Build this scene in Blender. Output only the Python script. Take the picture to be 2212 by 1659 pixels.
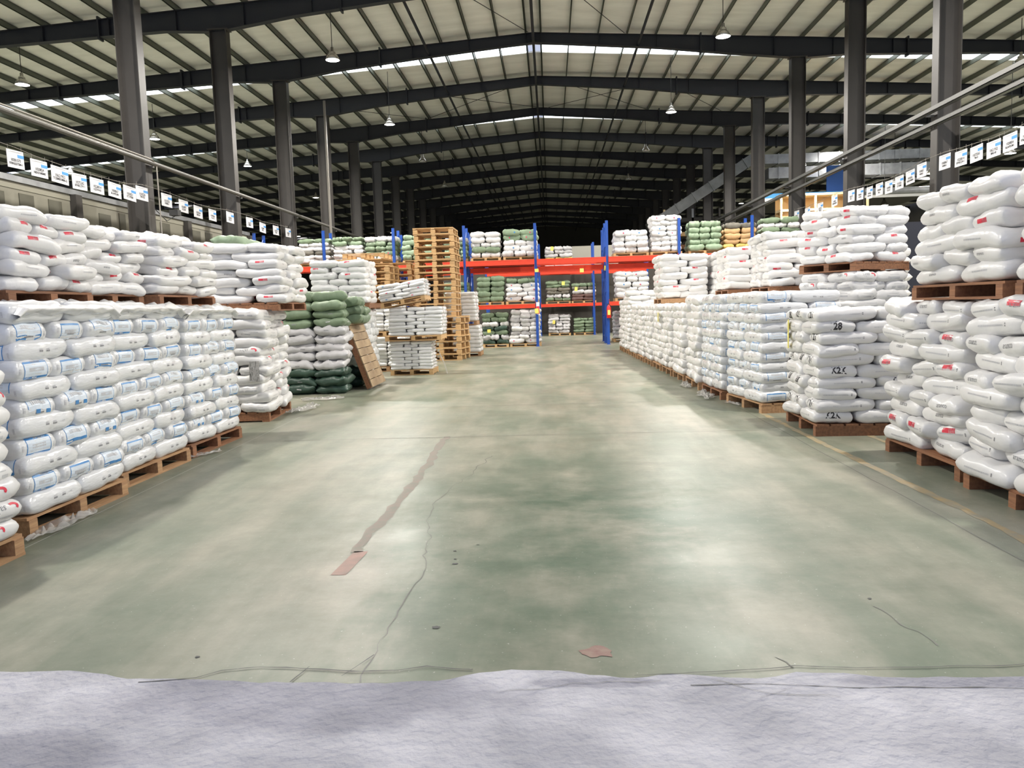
import bpy, math, random
from mathutils import Vector, Matrix, noise
from mathutils.bvhtree import BVHTree
R = math.radians
random.seed(7)
S = bpy.context.scene
for o in list(bpy.data.objects): bpy.data.objects.remove(o)
COL = S.collection

# ------------------------------------------------------------------ camera
F_PX, PITCH, YAW, ROLL = 1711.03, 0.0968642, -0.0509840, -0.0308251
fw = Vector((math.sin(YAW)*math.cos(PITCH), math.cos(YAW)*math.cos(PITCH), -math.sin(PITCH)))
rt = fw.cross(Vector((0, 0, 1))).normalized(); up = rt.cross(fw)
c_, s_ = math.cos(ROLL), math.sin(ROLL)
rt2 = rt*c_ + up*s_; up2 = -rt*s_ + up*c_
cam = bpy.data.cameras.new('camera'); cam.sensor_width = 36; cam.lens = F_PX/2212*36; cam.clip_end = 400; cam.clip_start = .05
co = bpy.data.objects.new('camera', cam); COL.objects.link(co)
m = Matrix((rt2, up2, -fw)).transposed().to_4x4(); m.translation = (0, 0, 1.5)
co.matrix_world = m; S.camera = co

# ------------------------------------------------------------------ world, exposure
W = bpy.data.worlds.new('world'); S.world = W; W.use_nodes = True
W.node_tree.nodes['Background'].inputs[0].default_value = (.70, .77, 1.0, 1)
W.node_tree.nodes['Background'].inputs[1].default_value = .72
S.view_settings.view_transform = 'Standard'; S.view_settings.look = 'None'
S.view_settings.gamma = 1; S.view_settings.use_curve_mapping = False
S.view_settings.exposure = 0.18
LAMP_W = 950.0
pl = bpy.data.lights.new('front_portal', 'AREA'); pl.shape = 'RECTANGLE'; pl.size = 60; pl.size_y = 9.6  # sampling portal across the unseen, extra-wide front opening
pl.cycles.is_portal = True
po = bpy.data.objects.new('front_portal', pl); COL.objects.link(po)
po.location = (0, 2.78, 5.0); po.rotation_euler = (R(90), 0, 0)

# ------------------------------------------------------------------ helpers
def tag(o, label=None, cat=None, group=None, kind=None):
    if label: o['label'] = label
    if cat: o['category'] = cat
    if group: o['group'] = group
    if kind: o['kind'] = kind
    return o
def link(name, data, parent=None, mat=None, loc=None, rot=None):
    o = bpy.data.objects.new(name, data); COL.objects.link(o)
    if parent is not None: o.parent = parent
    if mat is not None and data is not None and not data.materials: data.materials.append(mat)
    if loc is not None: o.location = loc
    if rot is not None: o.rotation_euler = rot
    return o
def empty(name, loc=(0, 0, 0), rz=0):
    o = link(name, None, None, None, loc, (0, 0, rz)); o.empty_display_size = .1
    return o
class MB:
    def __init__(s): s.v = []; s.f = []; s.m = []
    def face(s, pts, mi=0):
        b = len(s.v); s.v += [tuple(p) for p in pts]; s.f.append(tuple(range(b, b+len(pts)))); s.m.append(mi)
    def box(s, x0, x1, y0, y1, z0, z1, M=None, mi=0):
        b = len(s.v)
        P = [Vector((x, y, z)) for z in (z0, z1) for y in (y0, y1) for x in (x0, x1)]
        if M is not None: P = [M @ p for p in P]
        s.v += [tuple(p) for p in P]
        for q in ((0, 2, 3, 1), (4, 5, 7, 6), (0, 1, 5, 4), (2, 6, 7, 3), (0, 4, 6, 2), (1, 3, 7, 5)):
            s.f.append(tuple(b+i for i in q)); s.m.append(mi)
        return s
    def prism(s, outline, y0, y1, mi=0):            # outline in x,z (counter-clockwise seen from -y)
        b = len(s.v); n = len(outline)
        s.v += [(x, y0, z) for x, z in outline] + [(x, y1, z) for x, z in outline]
        s.f.append(tuple(b+i for i in range(n))); s.m.append(mi)
        s.f.append(tuple(b+n+i for i in reversed(range(n)))); s.m.append(mi)
        for i in range(n):
            j = (i+1) % n
            s.f.append((b+i, b+n+i, b+n+j, b+j)); s.m.append(mi)
    def tube(s, pts, r, n=8, mi=0, cap=True):
        pts = [Vector(p) for p in pts]; b = len(s.v)
        for k, p in enumerate(pts):
            d = (pts[min(k+1, len(pts)-1)]-pts[max(k-1, 0)]).normalized()
            a = d.cross(Vector((0, 0, 1)))
            if a.length < 1e-3: a = d.cross(Vector((1, 0, 0)))
            a.normalize(); c = d.cross(a)
            for i in range(n):
                t = 2*math.pi*i/n; s.v.append(tuple(p+a*(r*math.cos(t))+c*(r*math.sin(t))))
        for k in range(len(pts)-1):
            for i in range(n):
                j = (i+1) % n
                s.f.append((b+k*n+i, b+k*n+j, b+(k+1)*n+j, b+(k+1)*n+i)); s.m.append(mi)
        if cap:
            s.f.append(tuple(b+i for i in range(n))); s.m.append(mi)
            s.f.append(tuple(b+(len(pts)-1)*n+i for i in reversed(range(n)))); s.m.append(mi)
        return s
    def lathe(s, prof, n=20, mi=0):
        b = len(s.v)
        for r, z in prof:
            for i in range(n):
                t = 2*math.pi*i/n; s.v.append((r*math.cos(t), r*math.sin(t), z))
        for k in range(len(prof)-1):
            for i in range(n):
                j = (i+1) % n
                s.f.append((b+k*n+i, b+k*n+j, b+(k+1)*n+j, b+(k+1)*n+i)); s.m.append(mi)
        return s
    def mesh(s, name, mats, smooth=False):
        me = bpy.data.meshes.new(name); me.from_pydata(s.v, [], s.f)
        for mm in (mats if isinstance(mats, (list, tuple)) else [mats]): me.materials.append(mm)
        for p, i in zip(me.polygons, s.m): p.material_index = i; p.use_smooth = smooth
        me.update(); return me
    def obj(s, name, mats, parent=None, smooth=False, loc=None, rot=None):
        return link(name, s.mesh(name, mats, smooth), parent, None, loc, rot)
BOXC = {}
def boxmesh(x, y, z, mat, bev=0):
    k = (round(x, 4), round(y, 4), round(z, 4), mat.name)
    if k not in BOXC: BOXC[k] = MB().box(-x/2, x/2, -y/2, y/2, -z/2, z/2).mesh('box', mat)
    return BOXC[k]
ORD = ['first', 'second', 'third', 'fourth', 'fifth', 'sixth', 'seventh', 'eighth', 'ninth', 'tenth', 'eleventh',
       'twelfth', 'thirteenth', 'fourteenth', 'fifteenth', 'sixteenth', 'seventeenth', 'eighteenth', 'nineteenth',
       'twentieth', 'twenty-first', 'twenty-second', 'twenty-third', 'twenty-fourth', 'twenty-fifth', 'twenty-sixth', 'twenty-seventh', 'twenty-eighth', 'twenty-ninth', 'thirtieth', 'thirty-first']

# ------------------------------------------------------------------ materials
def mat(name, col, rough=.5, metal=0, var=0.0, nscale=6, bump=0, bscale=40, col2=None, emit=None, coat=0, stretch=None, objvar=0, spec=.5, det=4):
    M = bpy.data.materials.new(name); M.use_nodes = True
    N = M.node_tree.nodes; L = M.node_tree.links; B = N['Principled BSDF']
    B.inputs['Base Color'].default_value = (*col, 1); B.inputs['Roughness'].default_value = rough
    B.inputs['Metallic'].default_value = metal; B.inputs['Coat Weight'].default_value = coat
    B.inputs['Coat Roughness'].default_value = .2
    B.inputs['Specular IOR Level'].default_value = spec
    tc = N.new('ShaderNodeTexCoord'); mp = N.new('ShaderNodeMapping'); L.new(tc.outputs['Object'], mp.inputs[0])
    if stretch: mp.inputs['Scale'].default_value = stretch
    last = None
    if col2 or var:
        nt = N.new('ShaderNodeTexNoise'); nt.inputs['Scale'].default_value = nscale; nt.inputs['Detail'].default_value = det
        L.new(mp.outputs[0], nt.inputs['Vector'])
        rp = N.new('ShaderNodeValToRGB'); L.new(nt.outputs['Fac'], rp.inputs[0])
        c2 = col2 or tuple(c*(1-var) for c in col)
        rp.color_ramp.elements[0].position = .35; rp.color_ramp.elements[1].position = .65
        rp.color_ramp.elements[0].color = (*c2, 1); rp.color_ramp.elements[1].color = (*col, 1)
        last = rp.outputs[0]
    if objvar:
        oi = N.new('ShaderNodeObjectInfo'); mr = N.new('ShaderNodeMapRange')
        L.new(oi.outputs['Random'], mr.inputs[0]); mr.inputs[3].default_value = 1-objvar; mr.inputs[4].default_value = 1+objvar*.5
        hs = N.new('ShaderNodeHueSaturation'); L.new(mr.outputs[0], hs.inputs['Value'])
        if last: L.new(last, hs.inputs['Color'])
        else: hs.inputs['Color'].default_value = (*col, 1)
        last = hs.outputs[0]
    if last: L.new(last, B.inputs['Base Color'])
    if bump:
        bn = N.new('ShaderNodeTexNoise'); bn.inputs['Scale'].default_value = bscale; bn.inputs['Detail'].default_value = 3
        L.new(mp.outputs[0], bn.inputs['Vector'])
        bu = N.new('ShaderNodeBump'); bu.inputs['Strength'].default_value = bump; bu.inputs['Distance'].default_value = .02
        L.new(bn.outputs['Fac'], bu.inputs['Height']); L.new(bu.outputs[0], B.inputs['Normal'])
    if emit:
        B.inputs['Emission Color'].default_value = (*emit[0], 1); B.inputs['Emission Strength'].default_value = emit[1]
    return M
film = mat('white_polythene', (.80, .79, .775), .28, var=.03, nscale=3, bump=.55, bscale=7, objvar=.05)
filmw = mat('wrapped_polythene', (.78, .785, .785), .18, var=.04, nscale=4, bump=.5, bscale=10, stretch=(.6, 1, 2.2), objvar=.04, coat=.4)
wovw = mat('white_woven', (.74, .73, .73), .5, var=.1, nscale=5, bump=.5, bscale=16, objvar=.1)
wovgrey = mat('grey_white_woven', (.56, .55, .56), .45, var=.12, nscale=5, bump=.5, bscale=14, objvar=.08)
wovg = mat('green_woven', (.20, .27, .17), .5, var=.2, nscale=5, bump=.5, bscale=14, objvar=.15)
wovlg = mat('light_green_woven', (.29, .39, .26), .5, var=.15, nscale=5, bump=.5, bscale=14, objvar=.1)
wovdg = mat('dark_green_woven', (.045, .09, .065), .4, var=.3, nscale=5, bump=.5, bscale=14, objvar=.15)
wovt = mat('tan_paper', (.58, .36, .17), .6, var=.15, nscale=5, bump=.4, bscale=14, objvar=.1)
wovy = mat('yellow_paper', (.60, .46, .13), .6, var=.15, nscale=5, bump=.4, bscale=14, objvar=.1)
wovb = mat('brown_woven', (.16, .09, .08), .6, var=.2, nscale=5, bump=.4, bscale=14, objvar=.1)
wovx = mat('taupe_woven', (.17, .155, .125), .55, var=.2, nscale=5, bump=.4, bscale=14, objvar=.15)
p_blue = mat('print_blue', (.06, .25, .56), .4); p_lblue = mat('print_pale_blue', (.70, .77, .84), .4)
p_grey = mat('print_grey', (.28, .28, .29), .4); p_lgrey = mat('print_pale_grey', (.58, .58, .59), .4)
p_red = mat('print_red', (.72, .035, .07), .4); p_black = mat('print_black', (.03, .03, .035), .4)
p_white = mat('print_white', (.85, .85, .84), .4); p_silver = mat('silver_label', (.5, .5, .5), .15, metal=.9, bump=.5, bscale=20)
wood = mat('pallet_wood', (.50, .30, .15), .7, col2=(.36, .20, .10), nscale=3, stretch=(1, 12, 12), bump=.2, bscale=10, objvar=.15)
woodr = mat('pallet_wood_reddish', (.33, .15, .07), .7, col2=(.22, .10, .05), nscale=3, stretch=(1, 12, 12), bump=.2, bscale=10, objvar=.2)
woodl = mat('pallet_wood_light', (.62, .40, .19), .65, col2=(.50, .30, .13), nscale=3, stretch=(1, 8, 8), objvar=.15)
woodg = mat('weathered_wood', (.42, .30, .18), .75, col2=(.28, .19, .11), nscale=2.5, stretch=(2, 2, 14), bump=.2, bscale=12, objvar=.15)
steel = mat('grey_painted_steel', (.055, .050, .046), .5, var=.12, nscale=2, objvar=.05)
steelb = mat('blue_grey_rafter_steel', (.020, .022, .029), .5, var=.1, nscale=1)
purl = mat('purlin_steel', (.105, .115, .09), .5, var=.1, nscale=1)
galv = mat('galvanised_steel', (.42, .43, .44), .32, metal=.6, var=.25, nscale=3)
rblue = mat('rack_blue', (.012, .07, .36), .4, var=.1); rred = mat('rack_orange_red', (.72, .055, .02), .4, var=.08)
white_card = mat('card_white', (.56, .56, .58), .5)
dark = mat('dark_plaster', (.07, .066, .06), .8, var=.1, nscale=1)
M_wall = mat('cream_board', (.20, .19, .15), .8, var=.06, nscale=1.5)
M_patch = mat('joint_compound', (.095, .09, .067), .8, var=.12, nscale=2)
M_lamp = mat('lamp_glass', (1, 1, 1), .3, emit=((1, .97, .90), 14)); M_lampoff = mat('lamp_glass_off', (.5, .5, .5), .3)
M_alu = mat('lamp_housing', (.6, .58, .55), .25, metal=.9)
M_sky = mat('skylight_panel', (.8, .85, .9), .4, emit=((.88, .95, 1), 3.2))
yellow = mat('yellow_paper_tag', (.85, .75, .16), .6)
cable = mat('dark_cable', (.03, .03, .03), .6)
conduit = mat('pale_conduit', (.27, .25, .22), .5)
timber = mat('pale_timber', (.80, .62, .36), .7, var=.1)
bluem = mat('blue_mesh', (.03, .12, .45), .5); bluel = mat('bright_blue_band', (.03, .33, .80), .5)
M_scrap = bpy.data.materials.new('clear_film'); M_scrap.use_nodes = True
_b = M_scrap.node_tree.nodes['Principled BSDF']; _b.inputs['Base Color'].default_value = (.6, .58, .55, 1); _b.inputs['Roughness'].default_value = .18; _b.inputs['Alpha'].default_value = .45

# ceiling material: foil-faced insulation blanket
ceilm = mat('foil_insulation', (.90, .885, .84), .5, col2=(.80, .785, .74), nscale=.9, bump=.6, bscale=1.6, stretch=(.6, 2.2, 1))

# floor material
def floor_mat():
    M = bpy.data.materials.new('sealed_concrete'); M.use_nodes = True
    N = M.node_tree.nodes; L = M.node_tree.links; B = N['Principled BSDF']
    g = N.new('ShaderNodeTexCoord')
    def noi(sc, det=5, st=None, rough=.55):
        n = N.new('ShaderNodeTexNoise'); n.inputs['Scale'].default_value = sc; n.inputs['Detail'].default_value = det; n.inputs['Roughness'].default_value = rough
        if st:
            mp = N.new('ShaderNodeMapping'); mp.inputs['Scale'].default_value = st; L.new(g.outputs['Object'], mp.inputs[0]); L.new(mp.outputs[0], n.inputs['Vector'])
        else: L.new(g.outputs['Object'], n.inputs['Vector'])
        return n.outputs['Fac']
    def ramp(f, a, b, ca, cb):
        r = N.new('ShaderNodeValToRGB'); L.new(f, r.inputs[0]); e = r.color_ramp.elements
        e[0].position = a; e[1].position = b; e[0].color = (*ca, 1); e[1].color = (*cb, 1); return r.outputs[0]
    def mix(f, a, b, fv=None, bt='MIX'):
        x = N.new('ShaderNodeMix'); x.data_type = 'RGBA'; x.blend_type = bt
        if f is not None: L.new(f, x.inputs[0])
        else: x.inputs[0].default_value = fv
        for s, k in ((a, 6), (b, 7)):
            if isinstance(s, tuple): x.inputs[k].default_value = (*s, 1)
            else: L.new(s, x.inputs[k])
        return x.outputs[2]
    base = ramp(noi(.7, 8, (1, .8, 1), .62), .38, .62, (.205, .225, .170), (.325, .295, .235))
    streak = ramp(noi(1.2, 6, (1.6, .35, 1), .6), .42, .62, (.15, .18, .14), (.31, .30, .25))
    c = mix(None, base, streak, .6)
    # green stain, biggest in the middle of the aisle some 5 m in
    mp = N.new('ShaderNodeMapping'); L.new(g.outputs['Object'], mp.inputs[0]); mp.vector_type = 'TEXTURE'
    mp.inputs['Location'].default_value = (.25, 5.3, 0); mp.inputs['Scale'].default_value = (2.6, 3.6, 1)
    ln = N.new('ShaderNodeVectorMath'); ln.operation = 'LENGTH'; L.new(mp.outputs[0], ln.inputs[0])
    fal = N.new('ShaderNodeMapRange'); L.new(ln.outputs['Value'], fal.inputs[0]); fal.inputs[1].default_value = 1; fal.inputs[2].default_value = .1
    st = ramp(noi(.8, 9, (1, 1.3, 1), .68), .40, .60, (0, 0, 0), (1, 1, 1))
    mu = N.new('ShaderNodeMath'); mu.operation = 'MULTIPLY'; L.new(fal.outputs[0], mu.inputs[0]); L.new(st, mu.inputs[1])
    mu2 = N.new('ShaderNodeMath'); mu2.operation = 'MULTIPLY'; L.new(mu.outputs[0], mu2.inputs[0]); mu2.inputs[1].default_value = 1.1; mu2.use_clamp = True
    c = mix(mu2.outputs[0], c, (.095, .135, .095))
    sp = ramp(noi(55, 2), .70, .76, (0, 0, 0), (1, 1, 1)); c = mix(sp, c, (.42, .42, .38))
    gr = ramp(noi(3.5, 9, (1, 1, 1), .75), .3, .7, (.82, .84, .80), (1.12, 1.10, 1.08)); c = mix(None, c, gr, 1.0, 'MULTIPLY')
    L.new(c, B.inputs['Base Color'])
    rg = N.new('ShaderNodeMapRange'); L.new(noi(1.4, 6), rg.inputs[0]); rg.inputs[1].default_value = .3; rg.inputs[2].default_value = .7
    rg.inputs[3].default_value = .28; rg.inputs[4].default_value = .42; B.inputs['Specular IOR Level'].default_value = .13; L.new(rg.outputs[0], B.inputs['Roughness'])
    bu = N.new('ShaderNodeBump'); bu.inputs['Strength'].default_value = .12; bu.inputs['Distance'].default_value = .01
    L.new(noi(7, 5), bu.inputs['Height']); L.new(bu.outputs[0], B.inputs['Normal'])
    return M
M_floor = floor_mat()
M_apron = mat('raw_concrete', (.47, .465, .50), .85, col2=(.30, .30, .33), nscale=2.2, bump=.9, bscale=22, det=12)
M_apron2 = mat('raw_concrete_dark', (.36, .355, .385), .85, col2=(.28, .28, .305), nscale=5, bump=.9, bscale=26, det=8)
def hollow():
    N = M_apron.node_tree.nodes; L = M_apron.node_tree.links; B = N['Principled BSDF']
    src = B.inputs['Base Color'].links[0].from_socket; g = N.new('ShaderNodeTexCoord'); f = None
    nz = N.new('ShaderNodeTexNoise'); nz.inputs['Scale'].default_value = 3; nz.inputs['Detail'].default_value = 8; L.new(g.outputs['Object'], nz.inputs['Vector'])
    for cx, cy, rx, ry in ((-1.0, 2.93, .85, .30), (-2.0, 2.5, .6, .2), (.15, 3.03, .3, .05), (1.6, 3.03, .6, .07)):
        mp = N.new('ShaderNodeMapping'); mp.vector_type = 'TEXTURE'; L.new(g.outputs['Object'], mp.inputs[0])
        mp.inputs['Location'].default_value = (cx, cy, 0); mp.inputs['Scale'].default_value = (rx, ry, 1)
        ln = N.new('ShaderNodeVectorMath'); ln.operation = 'LENGTH'; L.new(mp.outputs[0], ln.inputs[0])
        ad = N.new('ShaderNodeMath'); ad.operation = 'ADD'; L.new(ln.outputs['Value'], ad.inputs[0]); L.new(nz.outputs['Fac'], ad.inputs[1])
        mr = N.new('ShaderNodeMapRange'); L.new(ad.outputs[0], mr.inputs[0]); mr.inputs[1].default_value = 1.55; mr.inputs[2].default_value = 1.2
        if f is None: f = mr.outputs[0]
        else:
            mx = N.new('ShaderNodeMath'); mx.operation = 'MAXIMUM'; L.new(f, mx.inputs[0]); L.new(mr.outputs[0], mx.inputs[1]); f = mx.outputs[0]
    x = N.new('ShaderNodeMix'); x.data_type = 'RGBA'; x.blend_type = 'MULTIPLY'; L.new(f, x.inputs[0]); L.new(src, x.inputs[6]); x.inputs[7].default_value = (.70, .70, .73, 1)
    L.new(x.outputs[2], B.inputs['Base Color'])
hollow()
M_crack = mat('crack', (.09, .09, .085), .8); M_joint = mat('saw_joint', (.16, .16, .14), .7)
M_strip = mat('worn_red_paint', (.21, .165, .135), .6, col2=(.17, .165, .13), nscale=12)
M_strip2 = mat('worn_red_paint_bright', (.34, .20, .16), .6, col2=(.24, .17, .14), nscale=9)
M_ylw = mat('worn_yellow_paint', (.38, .28, .14), .6, col2=(.255, .24, .18), nscale=7, det=8)
M_pale = mat('pale_line', (.46, .46, .42), .6)

# ------------------------------------------------------------------ floor, apron
fl = tag(MB().box(-36, 36, 2.2, 112, -.2, 0).obj('floor', M_floor), kind='structure')
def wob(x, s, a): return a*noise.noise(Vector((x*s, 3.7, s)))
edge = [(-7, 3.2), (-2.41, 3.157), (-2.1, 3.17), (-1.92, 3.13), (-1.8, 3.09), (-1.4, 3.075), (-1.22, 3.05), (-.75, 3.04), (-.5, 3.05), (-.33, 3.12), (-.2, 3.145),
        (0, 3.14), (.12, 3.10), (.3, 3.065), (.45, 3.10), (.6, 3.075), (.78, 3.055), (.86, 3.07), (.95, 3.11), (1.08, 3.10), (1.3, 3.06), (1.6, 3.055), (2.2, 3.05), (7, 3.0)]
pts = []
for i in range(len(edge)-1):
    (x0, y0), (x1, y1) = edge[i], edge[i+1]
    n = max(1, int((x1-x0)/.05)) if abs(x0) < 3 and abs(x1) < 3 else 3
    for k in range(n):
        t = k/n; x = x0+(x1-x0)*t; pts.append((x, y0+(y1-y0)*(t*t*(3-2*t))+wob(x, 9, .012)+wob(x, 31, .006)))
pts.append(edge[-1])
ap = MB(); n = len(pts)
for i in range(n-1):
    (x0, y0), (x1, y1) = pts[i], pts[i+1]
    ap.face([(x0, -6, .004), (x1, -6, .004), (x1, y1, .004), (x0, y0, .004)])
    ap.face([(x0, y0, .004), (x1, y1, .004), (x1, y1, -.002), (x0, y0, -.002)])
ap.box(-7, 7, -6, 2.2, -.2, 0)
apr = tag(ap.obj('floor_apron', M_apron), kind='structure')
def ribbon(name, line, w, mt, parent=fl, z=.0015, jag=0):
    mb = MB(); L = []
    for i, p in enumerate(line):
        a = Vector(line[max(i-1, 0)]); b = Vector(line[min(i+1, len(line)-1)]); d = (b-a).normalized(); nn = Vector((-d.y, d.x))
        ww = (w[i] if isinstance(w, (list, tuple)) else w)*(1+jag*random.uniform(-1, 1))
        q = Vector(p); L.append((q+nn*ww/2, q-nn*ww/2))
    for i in range(len(L)-1):
        mb.face([(*L[i][1], z), (*L[i+1][1], z), (*L[i+1][0], z), (*L[i][0], z)])
    return mb.obj(name, mt, parent)
def wander(pl_, step=.06, amp=.02):
    out = []
    for i in range(len(pl_)-1):
        a, b = Vector(pl_[i]), Vector(pl_[i+1]); n = max(1, int((b-a).length/step))
        for k in range(n):
            q = a.lerp(b, k/n); d = (b-a).normalized()
            q += Vector((-d.y, d.x))*amp*noise.noise(Vector((q.x*6, q.y*6, i)))*1.6; out.append(tuple(q))
    out.append(tuple(pl_[-1])); return out
ribbon('floor_crack', wander([(-1.74, 3.06), (-1.51, 3.09), (-1.43, 3.16), (-1.28, 3.19), (-1.12, 3.18), (-.83, 3.14), (-.67, 3.15), (-.56, 3.18), (-.36, 3.15)], .04, .006), .007, M_crack, jag=.5, z=.006)
ribbon('floor_crack', wander([(.3, 3.09), (.54, 3.11), (.81, 3.13), (.96, 3.16), (1.2, 3.14), (1.4, 3.14), (1.95, 3.16)], .04, .006), .005, M_crack, jag=.5, z=.006)
ribbon('floor_crack', wander([(.51, 3.0), (.78, 3.01), (1.15, 2.97), (1.35, 2.975), (1.95, 2.95)], .04, .006), .004, M_crack, jag=.6, z=.0065)
ribbon('floor_crack', wander([(-.63, 7.92), (-.78, 6.95), (-.91, 6.34), (-.95, 5.96), (-.89, 5.43), (-.8, 4.7), (-.75, 4.28), (-.78, 3.81), (-.81, 3.53), (-.81, 3.05)], .06, .03), .0055, M_joint, jag=.6)
ribbon('floor_crack', wander([(-.81, 3.3), (-.9, 3.1)], .04, .006), .004, M_crack, jag=.5, z=.006)
ribbon('floor_crack', wander([(-1.06, 3.19), (-1.1, 3.05)], .04, .006), .004, M_crack, jag=.5, z=.006)
ribbon('painted_strip', wander([(-1.27, 9.2), (-1.25, 8.25), (-1.22, 6.89), (-1.23, 6.13), (-1.26, 5.2), (-1.25, 4.78)], .1, .02), .075, M_strip, jag=.35)
ribbon('painted_strip', [(-1.225, 4.8), (-1.255, 4.36)], .09, M_strip2)
ribbon('painted_line', wander([(2.76, 10.6), (2.77, 8.45), (2.79, 7.35), (2.81, 6.36), (2.84, 5.56), (2.83, 4.2)], .1, .01), .075, M_ylw, jag=.3)
ribbon('painted_line', wander([(3.41, 9.2), (3.41, 7.9)], .1, .01), .06, M_ylw, jag=.3)
ribbon('saw_joint', wander([(2.6, 30), (2.6, 3.3)], .4, .01), .010, M_joint, jag=.4)
ribbon('saw_joint', [(-3.70, 12), (-3.5, 3.4)], .008, M_pale)
for yy in (6.0+3.16, 12.05, 15.2, 18.3, 21.4):
    ribbon('saw_joint', wander([(-3.2, yy), (2.6, yy)], .3, .02), .012, M_joint, jag=.5)
def blotch(name, cx, cy, rx, ry, mt, z=.002, seed=0, n=26, parent=fl):
    mb = MB(); P = []
    for i in range(n):
        t = 2*math.pi*i/n; r = 1+.28*noise.noise(Vector((math.cos(t)*1.7, math.sin(t)*1.7, seed)))*2
        P.append((cx+rx*r*math.cos(t), cy+ry*r*math.sin(t), z))
    mb.face(P); return mb.obj(name, mt, parent)
blotch('red_stain', .17, 3.32, .075, .05, mat('red_oxide_stain', (.20, .10, .085), .6, col2=(.25, .17, .13), nscale=20))
for i, (x, y, r) in enumerate([(-.63, 4.78, .012), (-.60, 4.53, .018), (-.61, 4.62, .01), (-.58, 3.6, .02), (-.5, 4.9, .01), (-1.6, 3.3, .012), (1.55, 3.9, .012)]):
    blotch('black_spot', x, y, r, r*.7, M_crack, .0025, i)
for a in ([(.6, 3.05), (.8, 2.93), (1.05, 2.9)], [(.75, 2.9), (.9, 2.98)], [(-.25, 2.95), (.1, 3.02), (.4, 3.04)]):
    ribbon('floor_crack', wander(a, .04, .02), .0022, M_apron2 if a[0][0] > .7 else M_joint, apr, .0075, .6)
for a in ([(1.52, 3.8), (1.60, 3.5), (1.62, 3.35)], [(.9, 3.25), (.95, 3.15)]):
    ribbon('scuff', wander(a, .04, .02), .006, M_joint, jag=.6)

# ------------------------------------------------------------------ building shell
ZR = lambda X: 12.35-.062*abs(X+.4)               # top of rafters
XC = -.4
def slab_y(y0, y1, name='ceiling', m_=ceilm, dz=.2, th=.06, mb=None):
    pass
cb = MB()
STRIPS = [(34.95, 35.95), (47.05, 48.1)]
segs = [(2.9, 34.95), (35.95, 47.05), (48.1, 112)]
for a, b in segs:
    for sx in (-1, 1):
        X0, X1 = XC, XC+sx*36
        z0, z1 = ZR(X0)+.22, ZR(X1)+.22
        x = sorted([(X0, z0), (X1, z1)])
        cb.prism([(x[0][0], x[0][1]), (x[1][0], x[1][1]), (x[1][0], x[1][1]+.06), (x[0][0], x[0][1]+.06)], a, b)
tag(cb.obj('ceiling', ceilm), kind='structure')
PX = [.30+1.145*i for i in range(0, 29)]
for wi, (a, b) in enumerate(STRIPS):
    w = tag(empty('window_%d' % (wi+1), (XC, a, 12.5)), kind='structure')
    MB().box(-36, 36, -.04, 0, -.0, .02).obj('frame', steelb, w).location.z = .25
    for sx in (-1, 1):
        for i in range(len(PX)-1):
            x0, x1 = PX[i], PX[i+1]
            mb = MB(); xa, xb = XC+sx*x0, XC+sx*x1
            (xa, za), (xb, zb) = sorted([(xa, ZR(xa)+.26), (xb, ZR(xb)+.26)])
            mb.prism([(xa, za), (xb, zb), (xb, zb+.01), (xa, za+.01)], a, b)
            o = mb.obj('pane', M_sky, w); o.location = (-XC, -a, -12.5)
wl = MB(); wl.box(-36.2, -36, 2.9, 112, 0, 10.6); tag(wl.obj('wall_left', dark), kind='structure')
wl = MB(); wl.box(36, 36.2, 2.9, 112, 0, 10.6); tag(wl.obj('wall_right', dark), kind='structure')
wl = MB(); wl.box(-36, 36, 112, 112.2, 0, 12.6); tag(wl.obj('wall_back', dark), kind='structure')
wf = MB(); wf.box(-36, -30.3, 2.65, 2.85, 0, 12.7).box(30.3, 36, 2.65, 2.85, 0, 12.7).box(-30.3, 30.3, 2.65, 2.85, 9.9, 12.7)
tag(wf.obj('wall_front', dark), kind='structure')  # unseen wall, its opening widened so more daylight reaches the ceiling

# columns
YK = lambda k: 20.849+6.0*k
XL, XRr = -10.748, 9.988
def column_mesh():
    mb = MB(); h = 10.95
    mb.box(-.27, .27, -.008, .008, 0, h)
    for sx in (-1, 1): mb.box(sx*.27-.012, sx*.27+.012, -.17, .17, 0, h)
    mb.box(-.34, .34, -.24, .24, 0, .03); mb.box(-.34, .34, -.2, .2, h-.03, h)
    return mb.mesh('column', steel)
cm = column_mesh()
for side, X in (('left', XL), ('right', XRr)):
    for k in range(0, 13):
        o = link('steel_column', cm, None, None, (X, YK(k), 0))
        tag(o, 'dark grey steel H-section column, %s in the %s-hand row' % (('nearest' if k == 0 else ORD[k]), side), 'column', 'roof columns of the %s row' % side)
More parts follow.
